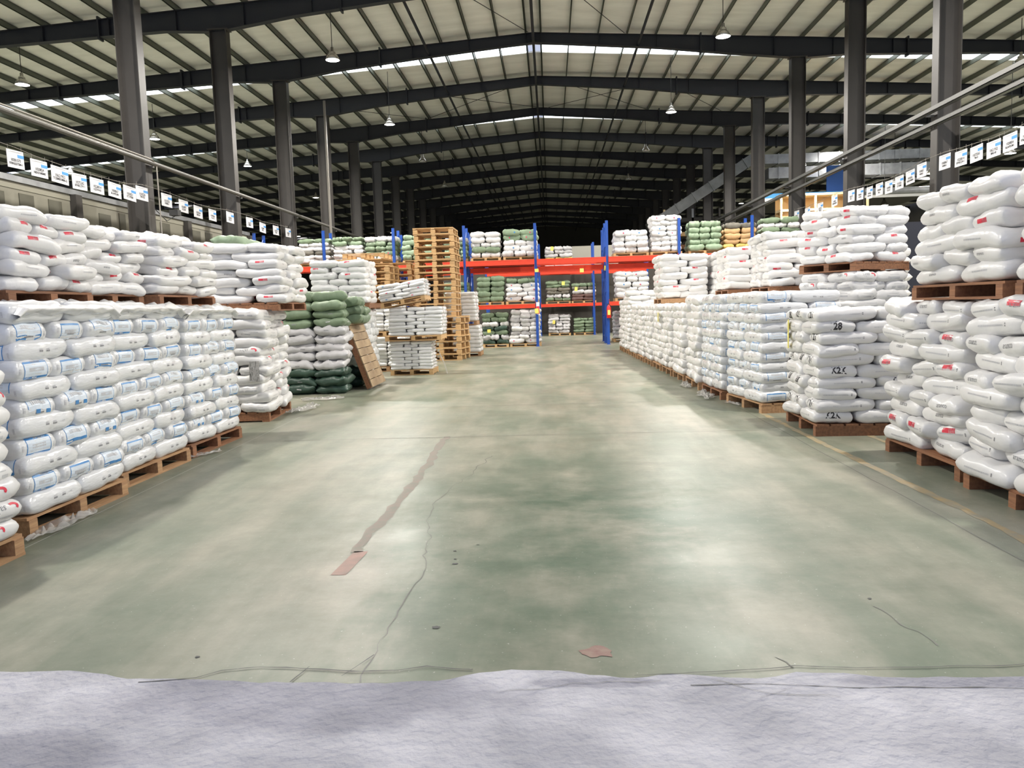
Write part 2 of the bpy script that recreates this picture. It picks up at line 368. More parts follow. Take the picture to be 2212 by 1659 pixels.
# closing plates that make the near faces solid
def rafter_mesh():
    mb = MB()
    T = [(-34, 10.27, 9.95)]
    prof = [(-35.5, .40), (-22.6, .40), (-17.7, .50), (-12.6, .62), (-11.05, .80), (-10.45, .80), (-8.16, .61), (-5.1, .50), (-.4, .38), (4.6, .50), (7.2, .66), (9.7, .78), (10.3, .78), (11.9, .62), (17.7, .46), (35.5, .38)]
    P = [(x, ZR(x), ZR(x)-d) for x, d in prof]
    for i in range(len(P)-1):
        (x0, t0, b0), (x1, t1, b1) = P[i], P[i+1]
        mb.prism([(x0, b0), (x1, b1), (x1, t1), (x0, t0)], -.006, .006)
        mb.prism([(x0, t0-.016), (x1, t1-.016), (x1, t1), (x0, t0)], -.13, .13)
        mb.prism([(x0, b0), (x1, b1), (x1, b1+.016), (x0, b0+.016)], -.13, .13)
    def dep(x):
        for i in range(len(prof)-1):
            if prof[i][0] <= x <= prof[i+1][0]:
                t = (x-prof[i][0])/(prof[i+1][0]-prof[i][0]); return prof[i][1]+t*(prof[i+1][1]-prof[i][1])
        return .4
    for x in [XC+s*(PX[i]) for i in range(0, 29, 2) for s in (-1, 1)]:
        mb.box(x-.006, x+.006, -.12, .12, ZR(x)-dep(x), ZR(x))
    for x in (-20, -6.6, 6.2, 14.2, -14.8, 22):     # bolted splice plates, proud above and below
        mb.box(x-.03, x+.03, -.14, .14, ZR(x)-dep(x)-.09, ZR(x)+.09)
    return mb.mesh('rafter', steelb)
rm = rafter_mesh()
for k in range(0, 15):
    o = link('roof_rafter', rm, None, None, (0, YK(k), 0))
    tag(o, 'dark haunched steel roof rafter, %s one from the camera' % ('nearest' if k == 0 else ORD[k]), 'beam', 'roof rafters')
for sx, nm in ((-1, 'left'), (1, 'right')):
    for i, x in enumerate(PX):
        X = XC+sx*x; z = ZR(X)
        mb = MB(); mb.box(-.012, .012, 3.2, 111, 0, .2).box(-.035, .012, 3.2, 111, 0, .012).box(-.012, .035, 3.2, 111, .188, .2)
        o = mb.obj('roof_purlin', purl, None, loc=(X, 0, z))
        tag(o, 'thin steel roof purlin, %s one %s of the ridge' % (ORD[i], nm), 'purlin', 'roof purlins')
o = MB().box(-.05, .05, 3.2, 111, 11.95, 12.18).obj('ridge_strut', steelb, loc=(XC, 0, 0)); tag(o, 'dark strut running under the roof ridge', 'beam')
for X, nm in ((-4.6, 'left'), (3.75, 'right')):
    mb = MB(); mb.tube([(X, 3.2, 11.72), (X, 111, 11.72)], .055, 8)
    for k in range(0, 15): mb.tube([(X, YK(k)+.3, 11.72), (X, YK(k)+.3, ZR(X))], .012, 5)
    tag(mb.obj('sprinkler_pipe', steelb), 'dark pipe hung under the rafters %s of the ridge' % nm, 'pipe')
for i, (xa, ya, xb, yb) in enumerate([(-6.5, 39, -.4, 44.6), (-.4, 39, -6.5, 44.6), (.2, 39, 5.5, 44.6), (5.5, 39, .2, 44.6), (-12, 39, -6.5, 44.6), (.3, 27, 3.2, 32.6), (-3.2, 27, -.6, 32.6), (5.5, 39, 9.5, 44.6)]):
    mb = MB(); mb.tube([(xa, ya, ZR(xa)-.02), (xb, yb, ZR(xb)-.02)], .014, 5)
    tag(mb.obj('brace_rod', steelb), 'thin diagonal tie rod under the roof, %s' % ['left of ridge, rising right', 'left of ridge, rising left', 'right of ridge, running right', 'right of ridge, running left', 'farthest left', 'nearest right of ridge', 'nearest left of ridge', 'farthest right'][i], 'rod', 'roof tie rods')

# lamps ------------------------------------------------------------
hous = MB().lathe([(0, .24), (.05, .24), (.06, .12), (.10, .10), (.12, .04), (.12, 0)], 18).mesh('housing', M_alu, True)
refl = MB().lathe([(.12, .02), (.17, -.02), (.215, -.10), (.235, -.17), (.228, -.17), (.20, -.09), (.11, .0)], 22).mesh('reflector', M_alu, True)
glas = MB().lathe([(0.0, -.185), (.12, -.182), (.226, -.165), (.12, -.155), (0, -.15)], 22).mesh('lens', M_lamp, True)
glaso = MB().lathe([(0.0, -.185), (.12, -.182), (.226, -.165), (.12, -.155), (0, -.15)], 22).mesh('lens', M_lampoff, True)
def lamp(x, y, z, label, on, w=1.0, grp='high bay lamps'):
    t = tag(empty('high_bay_lamp', (x, y, z)), label, 'lamp', grp)
    link('housing', hous, t); link('reflector', refl, t); link('lens', glas if on else glaso, t)
    MB().tube([(0, 0, .24), (0, 0, ZR(x)+.2-z)], .012, 6).obj('cable', cable, t)
    if on:
        l = bpy.data.lights.new('lamp_light', 'AREA'); l.shape = 'DISK'; l.size = .42; l.energy = LAMP_W*w; l.color = (1, .955, .885)
        link('lamp_light', l, t, loc=(0, 0, -.2))
    return t
ZLAMP = 10.0
names = {(-18.4, 28.0): 'lit high bay lamp hanging at far left over the sign row', (-18.3, 37.2): 'lit high bay lamp right behind the nearest left column',
         (-7.0, 26.9): 'brightest lit lamp hanging left of the ridge, in front of the third left column', (-7.0, 36.3): 'lit high bay lamp left of the ridge, second one back',
         (5.7, 26.4): 'largest lit lamp hanging right of the ridge', (5.55, 36.25): 'lit high bay lamp right of the ridge, second one back'}
for (x, y), l in names.items(): lamp(x, y, ZLAMP, l, True)
for x, y, l in ((-7.0, 45.6, 'unlit lamp left of the ridge, third one back'), (-7.0, 55, 'unlit lamp left of the ridge, fourth one back'),
                (5.5, 45.2, 'unlit lamp right of the ridge, third one back'), (5.5, 55, 'unlit lamp right of the ridge, fourth one back')): lamp(x, y, ZLAMP, l, False)
for x in (-18.3, -7.0, 5.6):
    for y in (17.4, 8.1): lamp(x, y, ZLAMP, 'lit lamp above the picture, %s, %s row' % ({-18.3: 'left bay', -7.0: 'left of ridge', 5.6: 'right of ridge'}[x], ORD[[17.4, 8.1].index(y)]), True, 1.0 if y > 10 else .75, 'lamps above the picture')
for y in (8, 17, 27): lamp(29.5, y, ZLAMP, 'added lit high bay lamp out of the picture, far right bay, %s' % ORD[[8, 17, 27].index(y)], True, 1, 'lamps above the picture')  # added row, brightens the side floor so the ceiling gets more bounce
for y in (8, 17, 27, 36): lamp(-29.5, y, ZLAMP, 'added lit high bay lamp out of the picture, far left bay, %s' % ORD[[8, 17, 27, 36].index(y)], True, 1, 'lamps above the picture')  # added row on the left, likewise for bounce onto the ceiling
for y in (10, 20, 31): lamp(17.5, y, ZLAMP, 'lit high bay lamp assumed over the right-hand bay, %s' % ORD[[10, 20, 31].index(y)], True, .8, 'lamps above the picture')  # last one is extra, added for more light bounced up to the ceiling
for x in (-29, -18, 18, 29):  # weak lamps added to keep the far roof from going black
    for y in (48, 62, 76, 92): lamp(x, y, ZLAMP+.6, 'added lit lamp deep in the %s bay, %s one back' % ({-29: 'outer left', -18: 'left', 18: 'right', 29: 'outer right'}[x], ORD[[48, 62, 76, 92].index(y)]), True, .5 if x > 0 else .25, 'lamps added deep in the side bays')
lamp(20, 36, 7.6, 'lit lamp seen low at far right above the tall sacks', True, .3)
lamp(19, 41, 7.6, 'small lit lamp left of the second hanging sign row', True, .3)
lamp(19.6, 48, 6.9, 'small lit lamp above the right-hand sign row', True, .3)
lamp(21, 50, 8.4, 'added lamp lighting the timber shelving in the right-hand bay', True, .8)  # added beyond the timber shelving to light it
lamp(13, 42, 8.4, 'added lit lamp beside the ducts in the right-hand bay', True, .6)  # added in front of the timber shelving to brighten it

# left partition -----------------------------------------------------
wp = tag(empty('wall_partition', (-11.6, 0, 0)), kind='structure')
MB().box(-.08, 0, 6, 30.6, 0, 4.55).obj('board', M_wall, wp)
MB().box(-.12, .05, 6, 30.6, 4.55, 4.68).obj('cap_rail', galv, wp)
MB().box(0, .012, 6, 30.6, 4.40, 4.53).obj('top_band', mat('cream_band', (.23, .22, .175), .8), wp)
for y in (7.2, 13.2, 19.2, 25.2, 30.5): MB().box(0, .16, -.13, .13, 0, 4.55).obj('steel_post', steel, wp, loc=(0, y, 0))
rr = random.Random(3)
y = 7.6
while y < 30:
    w = rr.choice([.55, .6, .32, .5]); 
    if all(abs(y+w/2-q) > .5 for q in (7.2, 13.2, 19.2, 25.2, 30.5)):
        MB().box(0, .015, 0, w, 3.68, 4.30).obj('patch', M_patch, wp, loc=(0, y, rr.uniform(-.06, .06)))
    y += w+rr.uniform(.3, .55)
# pipe with conduit on left columns; trays on right columns
mb = MB(); X, z = -10.35, 5.55
mb.tube([(X, 3, z), (X, 60, z)], .06, 12)
for k in range(0, 7): mb.box(X-.12, X+.02, YK(k)-.03, YK(k)+.03, z-.12, z-.07)
pp = tag(mb.obj('wall_pipe', galv and mat('grey_pipe', (.10, .095, .085), .5)), 'grey pipe running along the left column row', 'pipe')
mb = MB(); mb.tube([(X+.03, 3, z+.085), (X+.03, 20.2, z+.085), (X+.06, 20.7, z+.07), (X+.02, 21.0, z-.05), (X+.02, 21.05, 2.6)], .018, 6); mb.obj('conduit', conduit, pp)
for dx, dz, nm in ((-.48, 4.55, 'upper'), (-.30, 4.02, 'lower')):
    mb = MB(); X = XRr+dx; zz = 1.5+dz-.1*(dz > 4.3)+.15*(dz < 4.3)
    mb.box(X-.07, X+.07, 3, 70, zz, zz+.015); mb.box(X-.07, X-.055, 3, 70, zz, zz+.11); mb.box(X+.055, X+.07, 3, 70, zz, zz+.11)
    for k in range(0, 8): mb.box(X, XRr-.26, YK(k)-.03, YK(k)+.03, zz-.05, zz)
    tag(mb.obj('cable_tray', mat('tray_steel', (.13, .13, .125), .4, metal=.3)), '%s grey cable tray along the right column row' % nm, 'cable tray')
mb = MB(); mb.tube([(-9.3, 34, 0), (-9.3, 34, 10.4)], .055, 8); tag(mb.obj('thin_pole', conduit), 'thin pale upright pole beside the fourth left column', 'pole')
mb = MB(); mb.box(-.12, .12, -.1, .1, -.08, .08); mb.tube([(0, 0, -.08), (-.1, -.3, -.25), (-.35, -.5, .1)], .012, 6)
tag(mb.obj('wall_camera', cable, loc=(-10.2, 21.6, 4.35)), 'small black camera on the nearest left column', 'camera')

# hanging signs ------------------------------------------------------
def textmesh(body, size, m_, align='CENTER', key=None, bold=0):
    cu = bpy.data.curves.new('t', 'FONT'); cu.body = body; cu.size = size; cu.align_x = align; cu.align_y = 'CENTER'; cu.resolution_u = 2; cu.offset = bold
    o = bpy.data.objects.new('t', cu); COL.objects.link(o)
    dg = bpy.context.evaluated_depsgraph_get(); me = bpy.data.meshes.new_from_object(o.evaluated_get(dg))
    me.materials.clear(); me.materials.append(m_)
    bpy.data.objects.remove(o); bpy.data.curves.remove(cu); return me
def sign(x, y, z, w, h, face, num, num2, idx, label, grp, tilt=0):
    t = tag(empty('hanging_sign', (x, y, z)), label, 'sign', grp); t.rotation_euler = (R(tilt), 0, 0 if face > 0 else math.pi)
    # local: card in the y,z plane, facing +x ; reading direction is +y ... viewed from +x the right hand is +y
    MB().box(-.004, .004, -w/2, w/2, -h/2, h/2).obj('card', white_card, t)
    MB().box(.004, .006, w*.12, w/2, h*.10, h*.28).obj('blue_tag', p_blue, t)
    mb = MB(); mb.box(.004, .0055, -w*.42, w*.3, h*.37, h*.385)
    for i in range(14): mb.box(.004, .0056, -w*.25+i*w*.05, -w*.25+i*w*.05+w*.03, h*.40, h*.43)
    mb.obj('heading', p_grey, t)
    for tx, zz, sz in ((num, -.06, .072), (num2, -.26, .06)):
        me = textmesh(tx, sz*w/.48, p_black, bold=.002)
        for v in me.vertices: v.co = Vector((.006, v.co.x, v.co.y+zz*h))
        link('printed_text', me, t)
    MB().tube([(0, -w*.4, h/2), (0, -w*.4, h/2+.1)], .003, 4).obj('wire_loop', conduit, t)
    MB().tube([(0, w*.4, h/2), (0, w*.4, h/2+.1)], .003, 4).obj('wire_loop', conduit, t)
NUM = ['102B1573', '1020824', '10621952', '10272262', '10228014', '1008867', '1020021', '1018236', '1015526', '1024892', '1030244', '1018246', '1020431', '1026172', '1018841', '1027723', '1020062']
SUB = ['97BNLE3TBM-1', 'NBX01MBM0', 'TCBM0UMM-G', 'B7NECZW-1', 'H2DWHO', 'BUAPEUM1', 'KT1P00M', 'TM1023', 'HRM0-1', 'HC2SM', 'BM2-40', 'TC-0112', 'NT-5511', 'NB0021', 'BR1-2', 'TM-01', 'BN-2']
SL = [(15.02, 15.51, 4.65), (15.71, 16.24, 4.59), (16.36, 16.95, 4.57), (17.08, 17.63, 4.54), (17.76, 18.31, 4.55), (18.5, 19.06, 4.56), (19.17, 19.75, 4.58), (19.77, 20.36, 4.66), (21.08, 21.66, 4.66), (22.08, 22.64, 4.62), (23.0, 23.57, 4.57), (24.02, 24.56, 4.59), (25.35, 25.95, 4.67), (27.02, 27.63, 4.68), (28.27, 28.88, 4.62), (29.66, 30.28, 4.66), (31.08, 31.7, 4.7)]
SR = [(16.1, 16.6, 4.55), (16.69, 17.19, 4.52), (17.27, 17.8, 4.5), (17.96, 18.47, 4.53), (18.61, 19.14, 4.55), (19.35, 19.89, 4.6), (20.54, 21.04, 4.6), (21.17, 21.67, 4.53), (21.81, 22.32, 4.49), (22.49, 22.97, 4.47), (23.12, 23.6, 4.5), (23.83, 24.27, 4.5), (24.51, 25.02, 4.56), (25.2, 25.73, 4.6), (26.66, 27.17, 4.64), (28.02, 28.59, 4.58), (29.38, 29.95, 4.58), (30.65, 31.22, 4.62)]
for side, X, LL, fc in (('left', -10.3, SL, 1), ('right', 9.4, SR, -1)):
    for i, (a, b, z) in enumerate(LL):
        sign(X, (a+b)/2, z, b-a, .34, fc, NUM[i % 17], SUB[(i*5) % 17 if side == 'right' else i], i,
             'white hanging card with blue tag, %s from the camera in the %s-hand sign row' % ('nearest' if i == 0 else ORD[i], side),
             'hanging cards of the %s row' % side, tilt=random.uniform(-2, 2))
    ws = [(14, 4.9)]+[((a+b)/2, z+.21) for a, b, z in LL]
    MB().tube([(X, y, z) for y, z in ws], .004, 4)
    o = MB().tube([(X, y, z+.02) for y, z in ws], .005, 4).obj('sign_wire', conduit); tag(o, 'thin wire carrying the %s-hand row of cards' % side, 'wire')

# ------------------------------------------------------------------ sacks
# unit sack: long axis x (1), y (1), z from 0 to 1 ; scaled by object scale
NA, NB_ = (.63, .42), .135
def sack_mesh(style, seed, nx=18, ny=14):
    rn = random.Random(seed); a, b, c = .315, .21, .0675
    pw = {'film': 10.0, 'wrap': 12.0, 'woven': 8.0, 'lump': 6.0}[style]
    bend, twist, bow = rn.uniform(-.022, .022), rn.uniform(-.014, .014), rn.uniform(-.014, .014)
    k_ = {'film': 1, 'wrap': .25, 'woven': .7, 'lump': 1.2}[style]; bend *= k_; twist *= k_; bow *= k_
    ox, oy = rn.uniform(0, 99), rn.uniform(0, 99)
    V = []; idx = {}
    amp = {'film': .012, 'wrap': .006, 'woven': .014, 'lump': .022}[style]
    for i in range(nx+1):
        for j in range(ny+1):
            u = math.sin((2*i/nx-1)*math.pi/2); v = math.sin((2*j/ny-1)*math.pi/2)
            hu = max(0, 1-abs(u)**pw)**.5; hv = max(0, 1-abs(v)**pw)**.5
            h = hu*hv
            crn = .05 if style in ('film', 'wrap') else .015
            x = a*u*(1-crn*v**6); y = b*v*(1-(crn*1.5)*u**6)
            if style == 'woven':
                h = hv*max(0, 1-abs(u)**6)**.55
                x += .012*math.sin(v*7+ox)*abs(u)**6*(1 if u > 0 else -1)
            x += .010*noise.noise(Vector((ox+v*2.1, u*2, 3))); y += .012*noise.noise(Vector((u*2.6, oy+v, 7)))
            seam = c*(1+.22*noise.noise(Vector((u*1.7+ox, v*1.7, 1)))*(1 if style != 'lump' else 2))
            for top in (1, 0):
                edge_ = i in (0, nx) or j in (0, ny)
                if edge_ and not top: idx[(i, j, 0)] = idx[(i, j, 1)]; continue
                n1 = noise.noise(Vector((u*2.2+ox, v*2.2+oy, top*5)))*amp*1.5
                n2 = noise.noise(Vector((u*6+ox, v*6+oy, top*5)))*amp*.5
                wr = amp*.35*math.sin(v*16+ox+3*u)*abs(u)**3 if style not in ('film', 'wrap') else amp*.22*math.sin(v*13+ox)*abs(u)**5
                dz = (n1+n2+wr)*min(1, h*1.5)
                z = seam+(c*h+dz if top else -c*h+dz*.4)
                idx[(i, j, top)] = len(V); V.append((x, y+bow*u*u, max(-.01, z)+bend*(u*u-.4)+twist*u*v))
    F = []
    for i in range(nx):
        for j in range(ny):
            F.append((idx[(i, j, 1)], idx[(i+1, j, 1)], idx[(i+1, j+1, 1)], idx[(i, j+1, 1)]))
            F.append((idx[(i, j, 0)], idx[(i, j+1, 0)], idx[(i+1, j+1, 0)], idx[(i+1, j, 0)]))
    return V, F
SM = {}; BV = {}
NV = 6
MATS = {'film': film, 'filmw': filmw, 'w': wovw, 'k': wovgrey, 'g': wovg, 'l': wovlg, 'd': wovdg, 't': wovt, 'y': wovy, 'b': wovb, 'x': wovx}
STY = {'film': 'film', 'filmw': 'wrap', 'w': 'woven', 'k': 'lump', 'g': 'woven', 'l': 'woven', 'd': 'lump', 't': 'woven', 'y': 'woven', 'b': 'woven', 'x': 'woven'}
GEO = {}
for st in ('film', 'wrap', 'woven', 'lump'):
    for s in range(NV):
        GEO[(st, s)] = sack_mesh(st, 100+s*7+len(st))
        BV[(st, s)] = BVHTree.FromPolygons([Vector(v) for v in GEO[(st, s)][0]], GEO[(st, s)][1])
def sackme(m_, s):
    k = (m_, s)
    if k not in SM:
        V, F = GEO[(STY[m_], s)]; me = bpy.data.meshes.new('sack'); me.from_pydata(V, [], F)
        for p in me.polygons: p.use_smooth = True
        me.materials.append(MATS[m_]); me.update(); SM[k] = me
    return SM[k]
LOWV, LOWF = sack_mesh('film', 5, 6, 4)

# printing: flat patches pressed onto the sack's surface
def project(bvh, pts, faces, mids, cen, nrm, mats, name, acc=None):
    fw_ = -Vector(nrm).normalized(); r = fw_.cross(Vector((0, 0, 1)))
    if r.length < .05: r = Vector((1, 0, 0))
    r.normalize(); u = r.cross(fw_).normalized()
    out = []; ok = []
    for (px, py) in pts:
        st = Vector(cen)+r*px+u*py-fw_*.4
        h = bvh.ray_cast(st, fw_)
        if h[0] is None: out.append((0, 0, 0)); ok.append(False)
        else:
            nn = h[1] if h[1].dot(-fw_) > 0 else -h[1]
            out.append(tuple(h[0]+nn*.0018)); ok.append(nn.dot(-fw_) > .12)
    b = len(acc[0]); acc[0].extend(out)
    for f, mi in zip(faces, mids):
        if all(ok[i] for i in f): acc[1].append(tuple(b+i for i in f)); acc[2].append(mi)
def rectgrid(x0, x1, y0, y1, nx, ny, mi, P, F, Mi, shear=0):
    b = len(P)
    for j in range(ny+1):
        for i in range(nx+1):
            yy = y0+(y1-y0)*j/ny; P.append((x0+(x1-x0)*i/nx+shear*yy, yy))
    for j in range(ny):
        for i in range(nx):
            F.append((b+j*(nx+1)+i, b+j*(nx+1)+i+1, b+(j+1)*(nx+1)+i+1, b+(j+1)*(nx+1)+i)); Mi.append(mi)
PM = [p_blue, p_lblue, p_grey, p_lgrey, p_red, p_black, p_white, p_silver]
TXT = {}
def txt(body, size, mi, P, F, Mi, ox=0, oy=0, rot=0, bold=0):
    k = (body, size, bold)
    if k not in TXT:
        me = textmesh(body, size, p_grey, bold=bold); TXT[k] = ([v.co.copy() for v in me.vertices], [tuple(p.vertices) for p in me.polygons]); bpy.data.meshes.remove(me)
    vs, fs = TXT[k]; b = len(P); c, s = math.cos(rot), math.sin(rot)
    for v in vs: P.append((ox+v.x*c-v.y*s, oy+v.x*s+v.y*c))
    for f in fs: F.append(tuple(b+i for i in f)); Mi.append(mi)
def dashes(rn, x0, x1, y, h, mi, P, F, Mi):
    x = x0
    while x < x1-.004:
        w = rn.uniform(.006, .016); rectgrid(x, min(x+w, x1), y, y+h, 1, 1, mi, P, F, Mi); x += w+.004
PR = {}
EN = ((-1, 0, 0), (-.315, 0, .07)); EP = ((1, 0, 0), (.315, 0, .07)); SN = ((0, -1, 0), (0, -.21, .07)); SP = ((0, 1, 0), (0, .21, .07))
def add(bvh, acc, face, elev, fn, shift=0, dz=0):
    n, c = face; nn = Vector(n)+Vector((0, 0, elev)); P, F, Mi = [], [], []
    fn(P, F, Mi)
    fwd = -Vector(n); r = fwd.cross(Vector((0, 0, 1))).normalized()
    project(bvh, P, F, Mi, Vector(c)+r*shift+Vector((0, 0, dz)), nn, None, '', acc)
def print_mesh(kind, st, s, var):
    k = (kind, st, s, var)
    if k in PR: return PR[k]
    bvh = BV[(st, s)]; acc = ([], [], []); rn = random.Random(hash(kind) % 1000 if False else s*31+var*7+len(kind))
    if kind == 'blue':
        for f in (EN, EP):
            t = rn.choice([0, 1, 2, 3])
            def bx(P, F, Mi):
                w, h = .115, .038
                rectgrid(-w, w, -h, h, 10, 4, 1, P, F, Mi)
                rectgrid(-w, w, h, h+.012, 10, 1, 0, P, F, Mi); rectgrid(-w, w, -h-.012, -h, 10, 1, 0, P, F, Mi)
                rectgrid(-w-.006, -w, -h-.009, h+.009, 1, 6, 0, P, F, Mi); rectgrid(w, w+.006, -h-.009, h+.009, 1, 6, 0, P, F, Mi)
            def inn(P, F, Mi): dashes(rn, -.075, .075, -.012, .022, 3, P, F, Mi)
            el, dz = [(.1, 0), (.9, .035), (1.3, .05), (.25, -.012)][t]
            add(bvh, acc, f, el, bx, 0, dz)
            n0 = len(acc[0]); add(bvh, acc, f, el, inn, 0, dz)
            nn = Vector(f[0])
            for i in range(n0, len(acc[0])): acc[0][i] = tuple(Vector(acc[0][i])+nn*.0012+Vector((0, 0, .0006)))
            def small(P, F, Mi):
                rectgrid(-.165, -.148, -.02, .012, 1, 2, 3, P, F, Mi); rectgrid(.15, .162, -.03, .0, 1, 2, 3, P, F, Mi)
            add(bvh, acc, f, .1, small)
            def low(P, F, Mi): dashes(rn, -.05, .05, 0, .010, 2, P, F, Mi)
            add(bvh, acc, f, -.3 if t else .9, low, 0, -.035 if t else .05)
        for f in (SN, SP):
            def sd(P, F, Mi):
                for ox in (-.06, .035): dashes(rn, ox, ox+.045, -.009, .009, 2, P, F, Mi); dashes(rn, ox+.005, ox+.04, .002, .008, 3, P, F, Mi)
                dashes(rn, .13, .16, -.003, .005, 3, P, F, Mi)
            add(bvh, acc, f, rn.choice([.1, .3]), sd)
    elif kind == 'ring':
        for f in (EN, EP, SN):
            def rg(P, F, Mi):
                b = len(P); n = 16
                for i in range(n):
                    t = 2*math.pi*i/n; P.append((.033*math.cos(t), .028*math.sin(t))); P.append((.022*math.cos(t), .018*math.sin(t)))
                for i in range(n):
                    j = (i+1) % n; F.append((b+2*i, b+2*j, b+2*j+1, b+2*i+1)); Mi.append(0)
                rectgrid(-.018, .018, -.012, .012, 3, 3, 0 if rn.random() < .5 else 1, P, F, Mi)
            add(bvh, acc, f, .15, rg, rn.uniform(-.03, .03))
            def sm(P, F, Mi): dashes(rn, .07, .11, -.01, .012, 2, P, F, Mi)
            add(bvh, acc, f, .1, sm)
    elif kind == 'red':
        side = [EN, SN, EP, SN, SP, EN][var % 6]
        def rd(P, F, Mi):
            rectgrid(-.06, -.005, -.014, .014, 4, 2, 4, P, F, Mi)
            x = -.005
            while x < .06: rectgrid(x, x+.006, -.014, .014, 1, 2, 4, P, F, Mi); x += .0095
            rectgrid(-.005, .06, .010, .014, 4, 1, 4, P, F, Mi)
        add(bvh, acc, side, [.2, .9, -.5, 1.1, .1, .6][var % 6], rd, rn.uniform(-.09, .09), [.0, .04, -.03, .05, 0, .03][var % 6])
        oth = SN if side is not SN else EN
        if var % 2 == 0:
            def ts(P, F, Mi): dashes(rn, -.10, .10, -.006, .010, 3, P, F, Mi)
            add(bvh, acc, oth, .1, ts, rn.uniform(-.05, .05))
        else:
            def ts(P, F, Mi): txt('aramco', .034, 2, P, F, Mi)
            add(bvh, acc, oth, rn.choice([.1, .6]), ts, rn.uniform(-.1, .1))
    elif kind == 'ara':
        for f in (EN, SN, EP):
            r_ = rn.random()
            if r_ < .45:
                def ts(P, F, Mi): txt('aramco', .046, 2, P, F, Mi, rot=rn.choice([0, 0, math.pi]))
                add(bvh, acc, f, rn.choice([.1, .5, .8]), ts, rn.uniform(-.06, .06), .01)
            elif r_ < .8:
                def ts(P, F, Mi): dashes(rn, -.15, .12, -.006, .010, 3, P, F, Mi); rectgrid(.14, .152, -.01, .012, 1, 1, 2, P, F, Mi)
                add(bvh, acc, f, .1, ts)
        if var % 4 == 1:
            def rd(P, F, Mi):
                rectgrid(-.075, -.005, -.018, .018, 5, 2, 4, P, F, Mi); x = -.005
                while x < .07: rectgrid(x, x+.008, -.018, .018, 1, 2, 4, P, F, Mi); x += .012
            add(bvh, acc, EN, rn.choice([.3, 1.0]), rd, rn.uniform(-.05, .05), .02)
    elif kind == 'hand':
        for f in (EN, EP, SN, SP):
            r_ = rn.random()
            if f in (EN, EP) and r_ < .7:
                w = 'K2K' if rn.random() < .6 else '128'
                def ts(P, F, Mi): txt(w, .085, 5, P, F, Mi, bold=.003); rectgrid(-.02, -.012, .04, .055, 1, 1, 5, P, F, Mi, .5)
                add(bvh, acc, f, rn.choice([.2, .5, .9]), ts, 0, .01)
                def lo(P, F, Mi): dashes(rn, -.06, .06, -.052, .006, 3, P, F, Mi)
                add(bvh, acc, f, .1, lo)
            else:
                def ts(P, F, Mi): dashes(rn, -.14, .12, -.006, .009, 3, P, F, Mi); rectgrid(.14, .155, -.01, .012, 1, 1, 2, P, F, Mi)
                add(bvh, acc, f, .1, ts)
    elif kind == 'sabic':
        if var % 3 == 0:
            def ts(P, F, Mi):
                txt('sabic', .06, 2, P, F, Mi, -.02, 0, math.pi); dashes(rn, -.14, .10, -.045, .005, 3, P, F, Mi)
                for i in range(5): rectgrid(-.15, .15, -.058-.006*i, -.055-.006*i, 6, 1, 3, P, F, Mi)
                n = 9; b = len(P)
                for i in range(n+1):
                    t = math.pi*.9*i/n-.6; P.append((.10+.05*math.cos(t), .028*math.sin(t))); P.append((.10+.03*math.cos(t), .012*math.sin(t)))
                for i in range(n): F.append((b+2*i, b+2*i+2, b+2*i+3, b+2*i+1)); Mi.append(4)
            add(bvh, acc, SN, .35, ts, 0, .01); add(bvh, acc, EN, .5, ts, 0, .02); add(bvh, acc, EP, .5, ts, 0, .02)
        else:
            for f in (SN, EN, EP):
                def ts(P, F, Mi):
                    dashes(rn, -.08, .1, .01, .007, 3, P, F, Mi); rectgrid(-.12, .12, -.03, -.01, 4, 2, 3, P, F, Mi)
                add(bvh, acc, f, rn.choice([-.2, .1, .6]), ts, 0, 0)
    elif kind == 'plain':
        for f in (EN, SN, EP):
            if rn.random() < .6:
                def ts(P, F, Mi): dashes(rn, -.05, .04, -.006, .012, 2 if rn.random() < .5 else 3, P, F, Mi)
                add(bvh, acc, f, rn.choice([.1, .5]), ts, rn.uniform(-.06, .06))
    elif kind == 'mark':
        def ts(P, F, Mi):
            rectgrid(-.02, .02, -.014, .014, 2, 2, [4, 0][var % 2], P, F, Mi); rectgrid(.022, .034, -.014, .014, 1, 2, 0, P, F, Mi)
        add(bvh, acc, SN, .3, ts, rn.uniform(-.15, .15))
    if not acc[1]: PR[k] = None; return None
    me = bpy.data.meshes.new('print'); me.from_pydata(acc[0], [], acc[1])
    used = sorted(set(acc[2])); mp = {u: i for i, u in enumerate(used)}
    for u in used: me.materials.append(PM[u])
    for p, i in zip(me.polygons, acc[2]): p.material_index = mp[i]
    me.update(); PR[k] = me; return me
STUFF = {}
LAY = ['bottom']+ORD[1:]
REC = {}
KIND = {'blue': ('blue_printed_sack', 'printed sack'), 'red': ('red_labelled_sack', 'labelled sack'), 'ara': ('grey_lettered_sack', 'lettered sack'),
        'hand': ('marker_scrawled_sack', 'sack'), 'sabic': ('resin_sack', 'resin sack'), 'plain': ('plain_sack', 'plain sack')}
def put_sack(M, sx, sy, sz, m_, pk, label, group, rn):
    s = rn.randrange(NV); MM = M @ Matrix.Diagonal((sx/.63, sy/.42, sz/.135, 1)); v = rn.randrange(6)
    if m_ == 'film' or (m_ == 'filmw' and pk in ('blue', 'plain')): nm, cat = KIND.get(pk, ('plain_sack', 'plain sack'))
    elif m_ == 'filmw': nm, cat = 'small_wrapped_sack', 'small sack'
    elif m_ in 'wk': nm, cat = 'woven_sack', 'woven sack'
    else: nm, cat = 'coloured_sack', 'coloured sack'
    REC.setdefault(nm, []).append((MM.translation.length/(sx*sz)**.5, len(REC.get(nm, [])), MM, m_, s, pk, v, label, group, cat))
